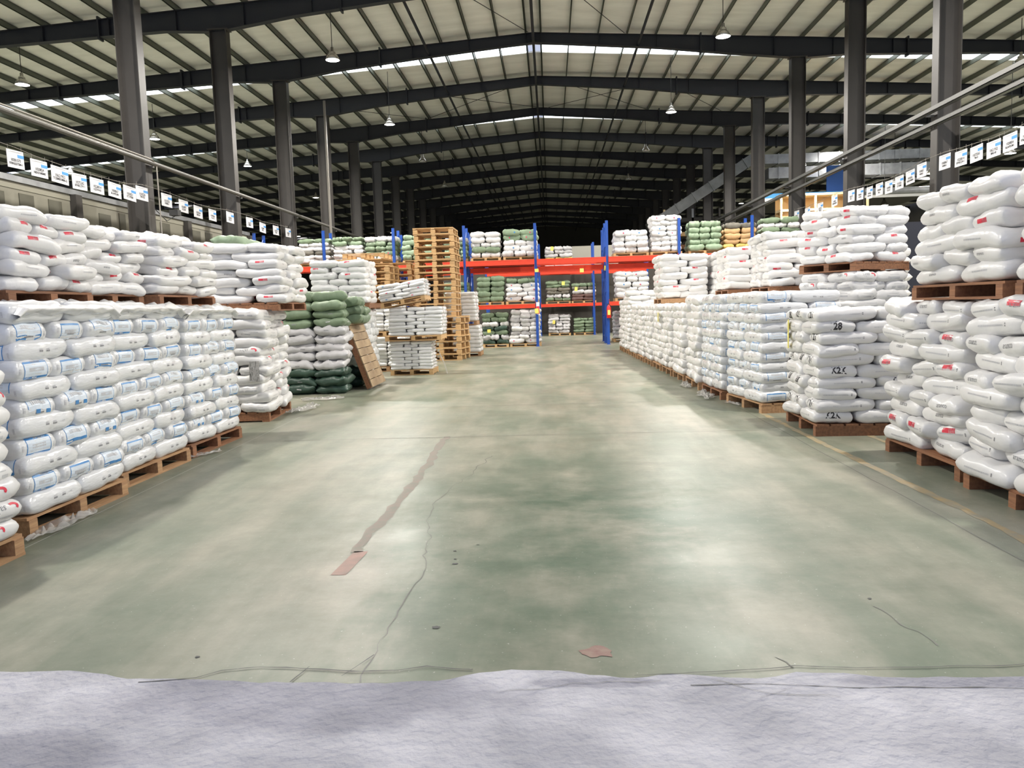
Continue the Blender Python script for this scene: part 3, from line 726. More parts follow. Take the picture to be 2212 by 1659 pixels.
def flush_sacks():
    for nm, L in REC.items():
        L.sort(); print('KIND', nm, len(L))
        for i, (d, _, MM, m_, s, pk, v, label, group, cat) in enumerate(L):
            if i < 300:
                o = link(nm, sackme(m_, s)); o.matrix_world = MM; tag(o, label, cat, group)
                if pk:
                    me = print_mesh(pk, STY[m_], s, v)
                    if me: tag(link('printed_marks', me, o), kind='stuff')
            else:
                V, F = STUFF.setdefault((m_, nm, cat), ([], [])); GV, GF = GEO[(STY[m_], s)]
                b = len(V); V.extend(tuple(MM @ Vector(q)) for q in GV); F.extend(tuple(b+k for k in f) for f in GF)
COLN = {'film': 'white plastic sack', 'filmw': 'white wrapped sack', 'w': 'white woven sack', 'k': 'greyish white sack', 'g': 'green woven sack', 'l': 'light green sack',
        'd': 'dark green sack', 't': 'tan paper sack', 'y': 'yellow paper sack', 'b': 'brown sack', 'x': 'taupe woven sack'}
def pile(where, org, rot, L, W, z0, n, h, mats='film', pk=None, near=None, jit=1.0, pat='alt', group=None, tilt=0, visfrom=0, seed=0, start=0, sag=0, lean=(0, 0), skip=(), n1=2, n2=3, botfill=False, r1=.40):
    """org: left end of the aisle-facing side seen from the aisle; x runs along that side, y goes inward."""
    rn = random.Random(seed+int(abs(org[0]*100))+int(org[1]*100)+n)
    M0 = Matrix.Translation((org[0], org[1], z0)) @ Matrix.Rotation(R(rot), 4, 'Z') @ Matrix.Rotation(R(tilt), 4, 'Y')
    W1 = W*r1; W2 = W-W1
    for k in range(n):
        m_ = mats if isinstance(mats, str) and mats in MATS and len(mats) > 1 else mats[k % len(mats)]
        cells = []
        odd = (k+start) % 2
        if pat == 'alt': rows = [(n1, 0, W1, 'x'), (n2, W1, W2, 'y')] if not odd else [(n2, 0, W2, 'y'), (n1, W2, W1, 'x')]
        elif pat == 'two': rows = [(n1, 0, W, 'x')]
        elif pat == 'three': rows = [(n2, 0, W, 'y')]
        elif pat == 'off': rows = [(n1, 0, W/2, 'x'), (n1, W/2, W/2, 'x')]
        elif pat == 'mixed':
            rows = [(n1, 0, W1, 'x'), (n2, W1, W2, 'y')] if rn.random() < .5 else [(n2, 0, W2, 'y'), (n1, W2, W1, 'x')]
        off = (.5*lean[0]*k, lean[1]*k)
        for ri, (nn, v0, wv, ax) in enumerate(rows):
            for c in range(nn):
                cw = L/nn; cx = (c+.5)*cw; cy = v0+wv/2
                visible = k >= visfrom and (ri == 0 or (near == 'u0' and c == 0) or (near == 'uL' and c == nn-1) or k == n-1)
                j = jit
                dx, dy = rn.uniform(-.014, .014)*j+lean[0]*k, rn.uniform(-.028, .016)*j*(1 if ri == 0 else .4)+lean[1]*k
                dzz = sag*math.sin((cx/L)*math.pi)*-1
                yaw = rn.uniform(-3, 3)*j; tl = rn.uniform(-2.2, 2.2)*j
                a_ = 0 if ax == 'x' else 90
                if rn.random() < .5 and False: a_ += 180
                if a_ == 0: sx, sy = cw*1.0, wv*1.02
                else: sx, sy = wv*1.0, cw*1.0
                M = M0 @ Matrix.Translation((cx+dx, cy+dy, k*h+dzz)) @ Matrix.Rotation(R(a_+yaw), 4, 'Z') @ Matrix.Rotation(R(tl), 4, 'X') @ Matrix.Rotation(R(rn.uniform(-1.5, 1.5)*j), 4, 'Y')
                sc = rn.uniform(.97, 1.03)
                if visible:
                    if (k, c) in skip: continue
                    lay = 'top' if k == n-1 else LAY[k]
                    if nn == 1: pos = 'single'
                    elif nn == 2: pos = ('left', 'right')[c]
                    elif nn == 3: pos = ('left', 'middle', 'right')[c]
                    else: pos = 'number-%d' % c if False else ORD[c]
                    if ri: pos = 'rear '+pos
                    nm = COLN[m_]
                    pr = pk
                    lab = '%s, %s layer, %s, %s' % (nm, lay, pos, where)
                    put_sack(M, sx*sc, sy*sc, h*1.17*rn.uniform(.96, 1.06), m_, pr, lab, group or ('sacks '+where), rn)
                else:
                    V, F = STUFF.setdefault((m_, 'sack_filling', 'sack'), ([], []))
                    b = len(V); MM = M @ Matrix.Diagonal((sx/.63*.98, sy/.42*.98, h*1.05/.135, 1))
                    V.extend(tuple(MM @ Vector(v)) for v in LOWV); F.extend(tuple(b+i for i in f) for f in LOWF)

# ------------------------------------------------------------------ pallets
def pallet(M, L, W, label, m_=wood, H=.14, nb=7, full=True, group='wooden pallets', stringers='y', cat='pallet', ns=3):
    """deck L (x) by W (y); stringers run along y so their ends face the aisle side (-y)."""
    t = empty('wooden_pallet'); t.matrix_world = M; tag(t, label, cat, group)
    th = .02; sh = H-2*th if full else H-th
    if nb > 1:
        bw = W/nb*.84
        for i in range(nb):
            link('deck_board', boxmesh(L, bw, th, m_), t, loc=(L/2, (i+.5)*W/nb, H-th/2))
    else: link('deck', boxmesh(L, W, th, m_), t, loc=(L/2, W/2, H-th/2))
    for i in range(ns):
        x = .05+(L-.1)*i/(ns-1)
        link('stringer', boxmesh(.09 if ns == 3 else .07, W, sh, m_), t, loc=(x, W/2, H-th-sh/2))
    if full:
        for i in range(3):
            y = .05+(W-.1)*i/2; link('bottom_board', boxmesh(L, .1, th, m_), t, loc=(L/2, y, th/2))
    return t
def PMt(org, rot, z, tilt=0): return Matrix.Translation((org[0], org[1], z)) @ Matrix.Rotation(R(rot), 4, 'Z') @ Matrix.Rotation(R(tilt), 4, 'Y')

# ---- left side, bottom tier (rot 90: x runs away from the camera)
LB = [('nearest left pile', (-3.44, 3.60), 90, 1.25, 1.05, 9, .118, 'film', 'sabic', wood, 1.0),
      ('first blue-printed pile on left', (-3.66, 5.22), 90, 1.30, 1.08, 11, .1345, 'filmw', 'blue', wood, .7),
      ('second blue-printed pile on left', (-3.80, 6.70), 90, 1.32, 1.08, 11, .1345, 'filmw', 'blue', wood, .7),
      ('third blue-printed pile on left', (-3.84, 8.15), 90, 1.36, 1.08, 11, .132, 'filmw', 'blue', woodr, .7)]
for w, org, rot, L, Wd, n, h, mt, pk, wd, j in LB:
    pallet(PMt(org, rot, 0), L, Wd, 'worn wooden pallet under the '+w, wd, .14, 7)
    pile(w, org, rot, L, Wd, .14, n, h, mt, pk, near='u0', jit=j)
pallet(PMt((-3.98, 10.85), 96, 0), 1.4, 1.1, 'wooden pallet under the slumping pile on left', woodr, .14, 7)
pile('slumping left pile', (-3.98, 10.85), 96, 1.4, 1.08, .14, 11, .128, 'film', 'sabic', near='u0', jit=2.6, seed=4)
o = MB().box(-.07, .07, -.003, .003, -.14, .14).obj('silver_label', p_silver, loc=(-4.12, 10.76, .72), rot=(R(-4), 0, 0)); tag(o, 'crinkled silver label taped on the slumping left pile', 'label')
# ---- left side, upper tier
LU = [('upper pile at left edge', (-3.98, 4.45), 90, 1.2, 1.0, 6, .105, 1.0),
      ('second upper pile on left', (-3.98, 5.72), 91, 1.12, 1.0, 6, .104, 1.3),
      ('third upper pile on left', (-4.14, 6.92), 88, 1.0, 1.0, 6, .098, 1.4),
      ('fourth upper pile on left', (-4.00, 8.05), 91, 1.42, 1.0, 6, .1, 1.0),
      ('fifth upper pile on left', (-3.83, 11.15), 91, 1.35, 1.1, 7, .118, 1.2)]
for i, (w, org, rot, L, Wd, n, h, j) in enumerate(LU):
    z = 1.62 if i < 4 else 1.55
    if i == 0: z = 1.2
    if i == 0: continue
    pallet(PMt((org[0]-.03, org[1]), rot, z), L+.02, Wd, 'brown pallet under the '+w, woodr, .12, 6)
    pile(w, org, rot, L, Wd, z+.12, n, h, 'film', 'red', near='u0', jit=j*1.9, seed=i*3, start=i)
# pile at the left edge stands further back
pallet(PMt((-4.1, 4.4), 90, 1.60), 1.25, 1.0, 'brown pallet at the left edge of the picture', woodr, .12, 6)
pile('left edge upper pile', (-4.1, 4.4), 90, 1.22, 1.0, 1.72, 6, .108, 'film', 'red', near='u0', jit=2.4, seed=61)
pile('behind the nearest left pile', (-4.55, 3.9), 90, 1.25, .9, 0.14, 11, .131, 'film', None, visfrom=99, jit=.5)
# second row behind, only its top shows
for i, (x, y, n) in enumerate([(-5.25, 6.4, 19), (-5.3, 7.7, 19), (-5.2, 9.0, 19), (-5.2, 10.3, 19)]):
    pile('%s rear left pile' % ORD[i], (x, y), 90, 1.25, 1.0, 0, n, .131+.002*i, 'film', None, visfrom=17, jit=1)
put_sack(Matrix.Translation((-4.72, 12.0, 2.50)) @ Matrix.Rotation(R(80), 4, 'Z') @ Matrix.Rotation(R(4), 4, 'Y'), .8, .45, .17, 'l', None, 'pale green sack lying on the fifth upper pile on left', 'sacks fifth upper pile on left', random.Random(2))
# ---- pile with green over grey over dark green sacks
pile('green and grey pile', (-4.95, 14.35), 0, 1.16, .62, 0, 11, .153, 'dddkkkkkggg', 'plain', jit=2.2, pat='two', seed=3, near='uL')
for i, (x, y, z, yaw) in enumerate([(-4.02, 14.68, 1.70, 20), (-4.5, 14.7, 1.70, -10)]):
    put_sack(Matrix.Translation((x-.1, y, z)) @ Matrix.Rotation(R(yaw), 4, 'Z'), .66, .46, .19, 'g', None, 'green sack lying on top of the green and grey pile, %s' % ('right' if i == 0 else 'left'), 'sacks green and grey pile', random.Random(5))
for i, (x, y, z) in enumerate([(-4.12, 15.75, 0), (-4.1, 15.78, .2)]):
    put_sack(Matrix.Translation((x, y, z)) @ Matrix.Rotation(R(5*i), 4, 'Z'), .7, .45, .21, 'd', None, 'dark green sack on the floor behind the leaning boards, %s' % ['lower', 'upper'][i], 'sacks behind the leaning boards', random.Random(i))
pile('green pile behind leaning boards', (-5.2, 15.1), 0, .68, .85, 0, 8, .16, 'dddddddd', None, jit=1.5, pat='off', seed=5)
pile('overhanging green sacks above leaning boards', (-4.75, 15.06), 0, 1.12, .8, 1.28, 3, .155, 'ggg', None, jit=3, pat='alt', seed=6, near='uL')
# leaning boarded panel
t = empty('leaning_boards'); tag(t, 'weathered boarded pallet leaning against the green and grey pile', 'pallet')
ux = Vector((.03, 1, 0)).normalized(); uz = Vector((-.42, -.02, 1.19)).normalized(); un_ = ux.cross(uz).normalized()
Mx = Matrix((ux, uz, un_)).transposed().to_4x4(); Mx.translation = (-3.50, 15.02, .03); t.matrix_world = Mx
for i in range(8):
    hh = 1.26/8; link('board', boxmesh(1.12, hh*.93, .022, woodg), t, loc=(.56, (i+.5)*hh, .045))
for x in (.04, .56, 1.08): link('stringer', boxmesh(.06, 1.26, .1, woodr if x < .1 else woodg), t, loc=(x, .63, -.02))
link('cap_board', boxmesh(1.3, .03, .2, woodg), t, loc=(.56, 1.275, 0))
# ---- pile F behind the green one
pallet(PMt((-4.98, 16.3), 0, 0), 1.2, 1.1, 'pallet under the white pile behind the green one', wood, .13, 1)
pile('white pile behind green one', (-4.95, 16.3), 0, 1.15, 1.05, .13, 10, .14, 'filmw', 'plain', jit=1.5, near='uL')
pallet(PMt((-4.98, 16.3), 0, 1.55), 1.25, 1.1, 'pallet between the two white piles behind the green one', woodr, .12, 1)
pile('upper pile behind green one', (-4.95, 16.3), 0, 1.18, 1.05, 1.67, 7, .125, 'film', 'red', jit=1.6, near='uL', seed=2)
# ---- small-sack wrapped piles in the middle
pallet(PMt((-3.74, 18.15), 0, 0), 1.0, .9, 'light pallet on the floor under the small wrapped pile', woodl, .13, 1)
pile('small wrapped pile on floor', (-3.74, 18.15), 0, 1.0, .85, .12, 9, .074, 'filmw', None, jit=.9, r1=.45)
pallet(PMt((-3.80, 18.0), 0, .80), 1.3, 1.0, 'light pallet under the middle wrapped pile', woodl, .12, 1)
pile('middle wrapped pile', (-3.72, 18.0), 0, 1.24, .95, .91, 8, .080, 'filmw', None, jit=1, lean=(.004, 0), near='uL', r1=.45)
pallet(PMt((-3.86, 17.95), 0, 1.55, -9), 1.05, .9, 'light pallet tilting on top of the middle wrapped pile', woodl, .12, 1)
pile('tilted wrapped pile', (-3.88, 17.95), 0, 1.1, .9, 1.67, 5, .075, 'filmw', 'mark', r1=.45, jit=1.6, tilt=-9)
pallet(PMt((-4.5, 19.4), 0, 0), .9, .9, 'pallet under the wrapped pile left of the small one', wood, .13, 1)
pile('rear lower wrapped pile', (-4.5, 19.4), 0, .9, .85, .13, 8, .09, 'filmw', None, pat='off', jit=1)
pallet(PMt((-4.6, 19.4), 0, .87), 1.0, .9, 'pallet between the rear wrapped piles', woodl, .13, 1)
pile('rear upper wrapped pile', (-4.55, 19.4), 0, .9, .85, 1.0, 7, .09, 'filmw', None, pat='off', jit=1)
pallet(PMt((-3.2, 24.7), 0, 0), 1.0, 1.0, 'pallet under the wrapped pile beside the empty pallets', wood, .13, 1)
pile('wrapped pile beside empty pallets', (-3.2, 24.7), 0, 1.0, 1.0, .13, 7, .118, 'filmw', None, jit=1, pat='off', near='uL')
pallet(PMt((-3.3, 24.7), 0, .98), 1.0, 1.0, 'pallet between the wrapped piles beside the empty pallets', wood, .12, 1)
pile('upper pile beside empty pallets', (-3.3, 24.7), 0, 1.0, 1.0, 1.1, 8, .112, 'filmw', None, jit=1, pat='off', near='uL')
# ---- stacks of empty pallets
def eur(M, label, m_, grp, L=1.18, W=1.15, H=.184):
    t = empty('empty_pallet'); t.matrix_world = M; tag(t, label, 'pallet', grp)
    link('top_deck', DECK, t, loc=(0, 0, H-.045)); link('base', BASE, t)
    for x in (.07, L/2, L-.07):
        for y in (.07, W/2, W-.07): link('block', boxmesh(.13, .13, .10, m_), t, loc=(x, y, .025+.05))
    return t
mb = MB()
for i in range(7): mb.box(0, 1.18, i*1.15/6.86, i*1.15/6.86+.12, .022, .044)
for x in (.0, .54, 1.08): mb.box(x, x+.1, 0, 1.15, 0, .022)
DECK = mb.mesh('deck', woodl)
mb = MB()
for y in (0, .515, 1.03): mb.box(0, 1.18, y, y+.12, 0, .022)
BASE = mb.mesh('base', woodl)
rn = random.Random(11)
def pstack(where, x, y, n, dx=None, rot0=0, grp=None, z=0):
    for i in range(n):
        ddx, ro, ddy = dx(i) if dx else (0, 0, 0)
        M = Matrix.Translation((x+ddx+rn.uniform(-.015, .015), y+ddy+rn.uniform(-.02, .02), z+i*.184)) @ Matrix.Rotation(R(rot0+ro+rn.uniform(-.8, .8)), 4, 'Z')
        eur(M, 'empty light wood pallet, %s in the %s' % (('lowest' if i == 0 else 'topmost' if i == n-1 else ORD[i]), where), woodl, 'empty pallets in the '+where)
pstack('tallest pallet stack', -3.93, 23.1, 21, lambda i: (.14, -8, 0) if i < 7 else (0, -1.5, .1))
pstack('middle pallet stack', -5.62, 22.0, 15, lambda i: (0, -3, 0))
pstack('rear pallet stack', -5.35, 24.0, 16, lambda i: (0, 2, 0))
M = Matrix.Translation((-6.3, 21.9, 15*.184)) @ Matrix.Rotation(R(-3), 4, 'Z')
eur(M, 'empty pallet shoved left on top of the middle stack', woodl, 'empty pallets in the middle pallet stack')
M = Matrix.Translation((-5.75, 22.05, 16*.184+.17)) @ Matrix.Rotation(R(180), 4, 'X') @ Matrix.Translation((0, -1.15, 0))
eur(M, 'upside-down empty pallet topping the middle stack', woodl, 'empty pallets in the middle pallet stack')

# ---- right side (rot -90: x runs towards the camera)
def rpile(w, org, rot, L, Wd, n, h, mt, pk, wd, j, z=0, near='uL', ph=.13, nb=7, **kw):
    pallet(PMt(org, rot, z), L, Wd, 'wooden pallet under the '+w, wd, ph, nb, full=(z > .5))
    pile(w, org, rot, L, Wd, z+ph, n, h, mt, pk, near=near, jit=j, **kw)
rpile('nearest right pile', (3.17, 6.22), -90, 1.32, 1.08, 10, .131, 'film', 'ara', woodr, 2.4, seed=5)
rpile('second right pile', (3.22, 7.78), -90, 1.42, 1.08, 10, .131, 'film', 'ara', woodr, 2.6, seed=9)
rpile('marker-scrawled right pile', (2.88, 9.87), -92, 1.23, 1.08, 10, .122, 'film', 'hand', woodr, 1.3, seed=2)
rpile('first blue-printed right pile', (2.58, 11.85), -83, 1.36, 1.08, 11, .131, 'filmw', 'blue', wood, .8)
rpile('second blue-printed right pile', (2.50, 13.35), -88, 1.30, 1.05, 11, .131, 'filmw', 'blue', woodr, .8)
ys = [14.75, 16.1, 17.45, 18.8, 20.15, 21.5, 22.9, 24.6, 26.0]
for i, y in enumerate(ys):
    nn = [11, 10, 10, 10, 10, 10, 10, 13, 11][i]
    rpile('%s small right pile past the blue ones' % ORD[i], (2.47-.03*i, y), -90, 1.28, 1.05, nn, .131, 'film', 'plain', wood, 1.5, seed=i, nb=1, ph=.13)
# upper tier right
rpile('nearest upper right pile', (3.28, 5.80), -90, 1.2, 1.08, 6, .125, 'film', 'red', woodr, 1.5, z=1.45, ph=.13)
rpile('second upper right pile', (3.26, 7.36), -90, 1.45, 1.1, 6, .127, 'film', 'red', woodr, 1.5, z=1.45, ph=.13, seed=3)
rpile('tilted rear right pile', (3.79, 12.35), -60, 1.02, 1.15, 13, .131, 'film', 'sabic', woodr, 1.2, visfrom=8)
rpile('upper pile on jutting brown pallet', (3.79, 12.35), -60, 1.02, 1.15, 6, .128, 'film', 'red', woodr, 1.6, z=1.86, ph=.13, seed=8)
pile('hidden behind second right pile', (4.4, 9.6), -90, 1.2, 1.05, .13, 11, .131, 'film', None, visfrom=99)
rpile('plain pile behind scrawled one', (4.05, 9.9), -90, 1.2, 1.05, 10, .131, 'film', 'hand', woodr, 1.2, near='uL')
rpile('bottom pile of fifth rear stack', (3.62, 14.45), -90, 1.2, 1.0, 11, .131, 'film', None, wood, 1, visfrom=99)
rpile('first upper pile over blue ones', (3.55, 14.3), -90, 1.2, 1.05, 7, .124, 'film', 'red', woodr, 1.8, z=1.58, ph=.12, nb=1)
rpile('bottom pile of fourth rear stack', (3.6, 16.5), -90, 1.2, 1.0, 11, .131, 'film', None, wood, 1, visfrom=99)
rpile('second upper pile over blue ones', (3.38, 16.5), -90, 1.2, 1.05, 6, .13, 'film', 'red', woodr, 1.8, z=1.58, ph=.12, nb=1)
rpile('upper pile nearest blue post', (2.48, 19.2), -90, 1.3, 1.05, 7, .137, 'film', 'red', wood, 1.5, z=1.46, ph=.12, nb=1, n2=3)
rpile('bottom pile of third rear stack', (3.6, 19.3), -90, 1.2, 1.0, 10, .131, 'film', None, wood, 1, visfrom=99)
rpile('right neighbour of pile nearest blue post', (3.6, 19.0), -90, 1.3, 1.05, 7, .134, 'film', 'red', wood, 1.5, z=1.46, ph=.12, nb=1)
for i, (x, y, n) in enumerate([(4.7, 9.9, 15), (4.75, 14.3, 17), (5.8, 12.5, 18), (4.5, 16.6, 17)]):
    pile('%s rear right pile' % ORD[i], (x, y), -90, 1.25, 1.05, 0, n, .131, 'film', None, visfrom=n-2, jit=1)

# ------------------------------------------------------------------ racks
RX = [-11.08, -8.435, -5.79, -3.145, -.5, 2.145, 4.79, 7.435, 10.08]
def rack(label, Y, H, mids, xs, D=1.0, tops=(3.05,)):
    t = tag(empty('pallet_rack', (0, Y, 0)), label, 'pallet rack')
    post = MB(); post.box(-.05, .05, -.04, .04, 0, H); pm = post.mesh('post', rblue)
    brm = MB()
    for k in range(5):
        z = .25+k*.85
        brm.tube([(0, .05, z), (0, D-.05, z+.75)], .018, 5); brm.tube([(0, .05, z), (0, D-.05, z)], .018, 5)
    brm = brm.mesh('brace', rblue)
    for x in xs:
        for y in (0, D):
            link('upright', pm, t, loc=(x, y, 0)); MB().box(-.08, .08, -.07, .07, 0, .012).obj('foot', rblue, t, loc=(x, y, 0))
        link('brace', brm, t, loc=(x, 0, 0))
    for i in range(len(xs)-1):
        x0, x1 = xs[i], xs[i+1]
        for z, hh in [(tz, .19) for tz in tops]+([(1.44, .15)] if i in mids else []):
            for y in (-.045, D+.045):
                mb = MB(); mb.box(x0+.05, x1-.05, -.025, .025, 0, hh)
                mb.box(x0+.05, x1-.05, -.03 if y < 0 else .025, -.025 if y < 0 else .03, 0, hh*.18); mb.box(x0+.05, x1-.05, -.03 if y < 0 else .025, -.025 if y < 0 else .03, hh*.82, hh)
                o = mb.obj('beam', rred, t, loc=(0, y, z))
                mb = MB()
                for xx in (x0, x1): mb.box(xx-.055 if xx == x1 else xx+.045, xx-.045+.0 if xx == x1 else xx+.055, -.03, .03, -.06, .24)
                mb.obj('connector', rred, t, loc=(0, y, z))
    return t
rack('blue and orange-red pallet rack, front row across the aisle', 29.75, 4.56, (1, 2, 3, 5, 6, 7), RX)
rack('blue and orange-red pallet rack, second row behind the front one', 31.35, 4.45, (3, 5, 6), RX[2:8], tops=(2.86,))
rack('blue and orange-red pallet rack seen far through the passage', 39.7, 4.56, (0, 1, 2), [-3.145, -.5, 2.18, 4.82], tops=(3.05,))
wp2 = tag(MB().box(-6, 9, 42, 42.15, 0, 3.3).obj('wall_partition_rear', mat('brown_grey_panel', (.055, .048, .04), .7)), kind='structure')
o = MB().box(1.2, 3.6, 41.9, 41.98, 3.3, 4.55).obj('pale_board', mat('pale_board', (.36, .35, .30), .7)); tag(o, 'pale board standing at the far end of the passage', 'board')
def rpl(where, x0, x1, z, n, h, mats, Y=29.85, pat='mixed', jit=2.2, L=None, W=.95, seed=0, n1=2, n2=3, pk=None, lean=(0, 0)):
    pallet(PMt((x0, Y), 0, z), x1-x0, W, 'light pallet under the '+where, woodl, .12, 1)
    pile(where, (x0+.02, Y), 0, x1-x0-.04, W, z+.12, n, h, mats, pk, jit=jit, pat=pat, seed=seed, n1=n1, n2=n2, group='sacks on the rack: '+where, lean=lean)
def PXR(px, Y=29.85): return (px-1181)/1711*Y
T0 = 3.24; M0_ = 1.59
rpl('top shelf left of middle post', PXR(1013), PXR(1078), T0, 5, .185, 'wgwww', seed=1)
rpl('top shelf touching middle post', PXR(1083), PXR(1158), T0, 5, .195, 'wwwll', seed=2, pk='mark')
rpl('top shelf behind tall pallets', PXR(866), PXR(930), T0, 5, .18, 'lllll')
rpl('top shelf right of tall pallets', PXR(955), PXR(1007), T0, 5, .15, 'lllgk')
rpl('top shelf third bay left part', PXR(716), PXR(780), T0, 6, .155, 'wwwwlg', seed=3)
rpl('top shelf third bay right part', PXR(784), PXR(856), T0, 5, .18, 'wgggw', seed=4, pk='mark')
rpl('top shelf fourth bay', PXR(640), PXR(708), T0, 6, .15, 'wwxwwg', seed=5)
rpl('top shelf first bay right of passage', PXR(1318), PXR(1393), T0, 4, .2, 'wwww', seed=6, pk='mark')
rpl('tall pile left of second right post', PXR(1396), PXR(1463), T0, 7, .185, 'wwwwwww', seed=7, pk='mark')
rpl('top shelf pale green pile', PXR(1476), PXR(1546), T0, 5, .205, 'lllll', seed=8)
rpl('top shelf tan pile', PXR(1551), PXR(1619), T0, 5, .185, 'ytttx', seed=9, pat='mixed')
rpl('top shelf pile at last post', PXR(1630), PXR(1706), T0, 6, .18, 'kgggwg', seed=10)
rpl('middle shelf green leaning pile', PXR(1021), PXR(1082), M0_, 5, .185, 'ggggg', seed=11, lean=(.012, 0))
rpl('middle shelf pile touching middle post', PXR(1086), PXR(1158), M0_, 5, .165, 'wwwwg', seed=12, pk='mark')
rpl('middle shelf behind wrapped pile', PXR(950), PXR(1008), M0_, 5, .15, 'ggggg', seed=13)
rpl('middle shelf right of passage', PXR(1320), PXR(1392), M0_, 5, .19, 'wwwww', seed=14, pk='mark')
rpl('floor pile of green and white sacks', PXR(1033), PXR(1090), 0, 7, .165, 'dkgdwgg', seed=15, jit=3)
rpl('floor pile touching middle post', PXR(1092), PXR(1160), 0, 8, .155, 'wwkwwkww', seed=16, jit=3, pk='mark')
YB = 39.8
def PB(px): return (px-1181)/1711*YB
rpl('far floor pile of white sacks', PB(1176), PB(1224), 0, 6, .15, 'kkkkkk', Y=YB)
rpl('far floor pile of green sacks', PB(1230), PB(1278), 0, 5, .14, 'ggggg', Y=YB)
rpl('far middle shelf left pile', PB(1172), PB(1225), M0_, 6, .165, 'gkxxgg', Y=YB, seed=3)
rpl('far middle shelf right pile', PB(1227), PB(1280), M0_, 5, .17, 'bbkxg', Y=YB, seed=4)
rpl('far top shelf pile', PB(1172), PB(1232), T0, 6, .17, 'kkykkk', Y=YB, seed=5)
rpl('right passage floor pile', PXR(1322), PXR(1345)+.6, 0, 7, .15, 'kkkkkkk', seed=17, Y=31.4)
# yellow tags and extinguisher
for i, (px, py, Y, w, h) in enumerate([(1156, 586, 29.66, .14, .12), (1252, 589, 29.66, .14, .14), (1154, 672, 29.7, .14, .18), (1050, 712, 29.8, .13, .12), (1190, 541, 39.6, .14, .2), (1212, 615, 39.6, .15, .18), (1239, 628, 39.6, .14, .2), (1190, 697, 39.6, .13, .18), (1303, 586, 30.6, .14, .18)]):
    x = (px-1183)/1711*Y; z = 1.5+(662-(px-1106)*.031*.0-py+0)*Y/1711
    o = MB().box(-w/2, w/2, -.002, .002, -h/2, h/2).obj('yellow_tag', yellow, loc=(x, Y-.1, z), rot=(0, R(random.uniform(-8, 8)), 0))
    tag(o, ['yellow tag on the orange beam beside the middle post', 'yellow tag hanging under the beam over the passage', 'yellow tag low on the middle post', 'yellow tag on the green and white floor pile', 'yellow tag on the far top shelf pile',
            'yellow tag on the far middle shelf left pile', 'yellow tag on the far middle shelf right pile', 'yellow tag on the far white floor pile', 'yellow tag under the beam right of the passage'][i], 'paper tag')
o = MB().box(-.045, .045, -.003, .003, -.17, .17).obj('yellow_strip', yellow, loc=(2.83, 9.62, 1.08), rot=(0, 0, R(80))); tag(o, 'yellow paper strip hanging on the marker-scrawled right pile', 'paper strip')
o = MB().box(-.045, .045, -.003, .003, -.10, .10).obj('yellow_strip', yellow, loc=(2.36, 17.6, 1.18), rot=(0, 0, R(90))); tag(o, 'small yellow paper on the distant right-hand piles', 'paper strip')
t = tag(empty('fire_extinguisher', (2.165, 29.62, .98)), 'red extinguisher hung on the blue post right of the passage', 'extinguisher')
redp = mat('extinguisher_red', (.6, .02, .02), .3)
MB().lathe([(0, 0), (.07, 0), (.08, .02), (.08, .38), (.05, .45), (.025, .47), (.025, .5), (0, .5)], 16).obj('body', redp, t, True)
MB().box(-.07, .03, -.015, .015, .5, .53).obj('handle', cable, t); MB().box(-.05, .05, -.083, -.078, .12, .3).obj('label', yellow, t)
MB().tube([(.03, 0, .5), (.1, 0, .4), (.1, 0, .1)], .01, 6).obj('hose', cable, t)
t = tag(empty('paper_poster', (-.46, 29.65, 1.2)), 'small red and white notice on the middle blue post', 'notice')
MB().box(-.06, .06, -.003, .0, 0, .45).obj('sheet', p_white, t); MB().box(-.055, .055, -.006, -.003, .02, .3).obj('red_print', p_red, t)

# ------------------------------------------------------------------ right-hand bay behind the columns
def bx(name, label, cat, x0, x1, y0, y1, z0, z1, mt, M=None):
    mb = MB(); mb.box(x0, x1, y0, y1, z0, z1, M)
    for k in range(int(max(x1-x0, .9)/1.2)):
        xx = x0+.6+k*1.2
        mb.box(xx-.03, xx+.03, y0-.04, y1+.04, z0-.04, z1+.04, M)
    return tag(mb.obj(name, mt), label, cat)
bx('air_duct', 'upper silver duct crossing behind the right columns', 'duct', 12.3, 24, 50, 51.2, 9.7, 10.25, galv)
bx('air_duct', 'lower silver duct below the upper one in the right bay', 'duct', 13.4, 24, 49.6, 50.8, 8.75, 9.4, galv)
a, b = Vector((12.5, 50, 10)), Vector((6.2, 50, 6.1)); d = (b-a); ang = math.atan2(-d.z, d.x)
galvd = mat('dull_galvanised', (.20, .21, .21), .5, metal=.3, var=.3, nscale=2)
Md = Matrix.Translation(a) @ Matrix.Rotation(ang, 4, 'Y')
bx('sloping_duct', 'silver duct sloping down to the left behind the columns', 'duct', 0, d.length, -.5, .5, -.3, .3, galvd, Md)
t = tag(empty('mezzanine_deck', (12, 46, 7.15)), 'bright blue edged mezzanine deck in the right bay', 'mezzanine'); MB().box(0, 10, .05, 8, 0, .2).obj('deck', dark, t); MB().box(0, 10, 0, .05, -.02, .24).obj('blue_edge', bluel, t)
o = MB().box(12, 22, 45.9, 46, 6.95, 7.12).obj('white_fascia', p_white); tag(o, 'white strip under the blue mezzanine edge', 'fascia')
o = MB().box(15.8, 17.6, 46.5, 46.6, 7.35, 8.9).obj('blue_guard', bluem); tag(o, 'dark blue mesh guard standing on the mezzanine', 'guard')
t = tag(empty('timber_shelving', (12.4, 43.5, 0)), 'pale timber shelving glowing under lamps in the right bay', 'shelving')
for x in [0, .9, 1.8, 2.7, 3.6, 4.5]: MB().box(-.05, .05, -.05, .05, 0, 7.0).obj('post', timber, t, loc=(x, 0, 0))
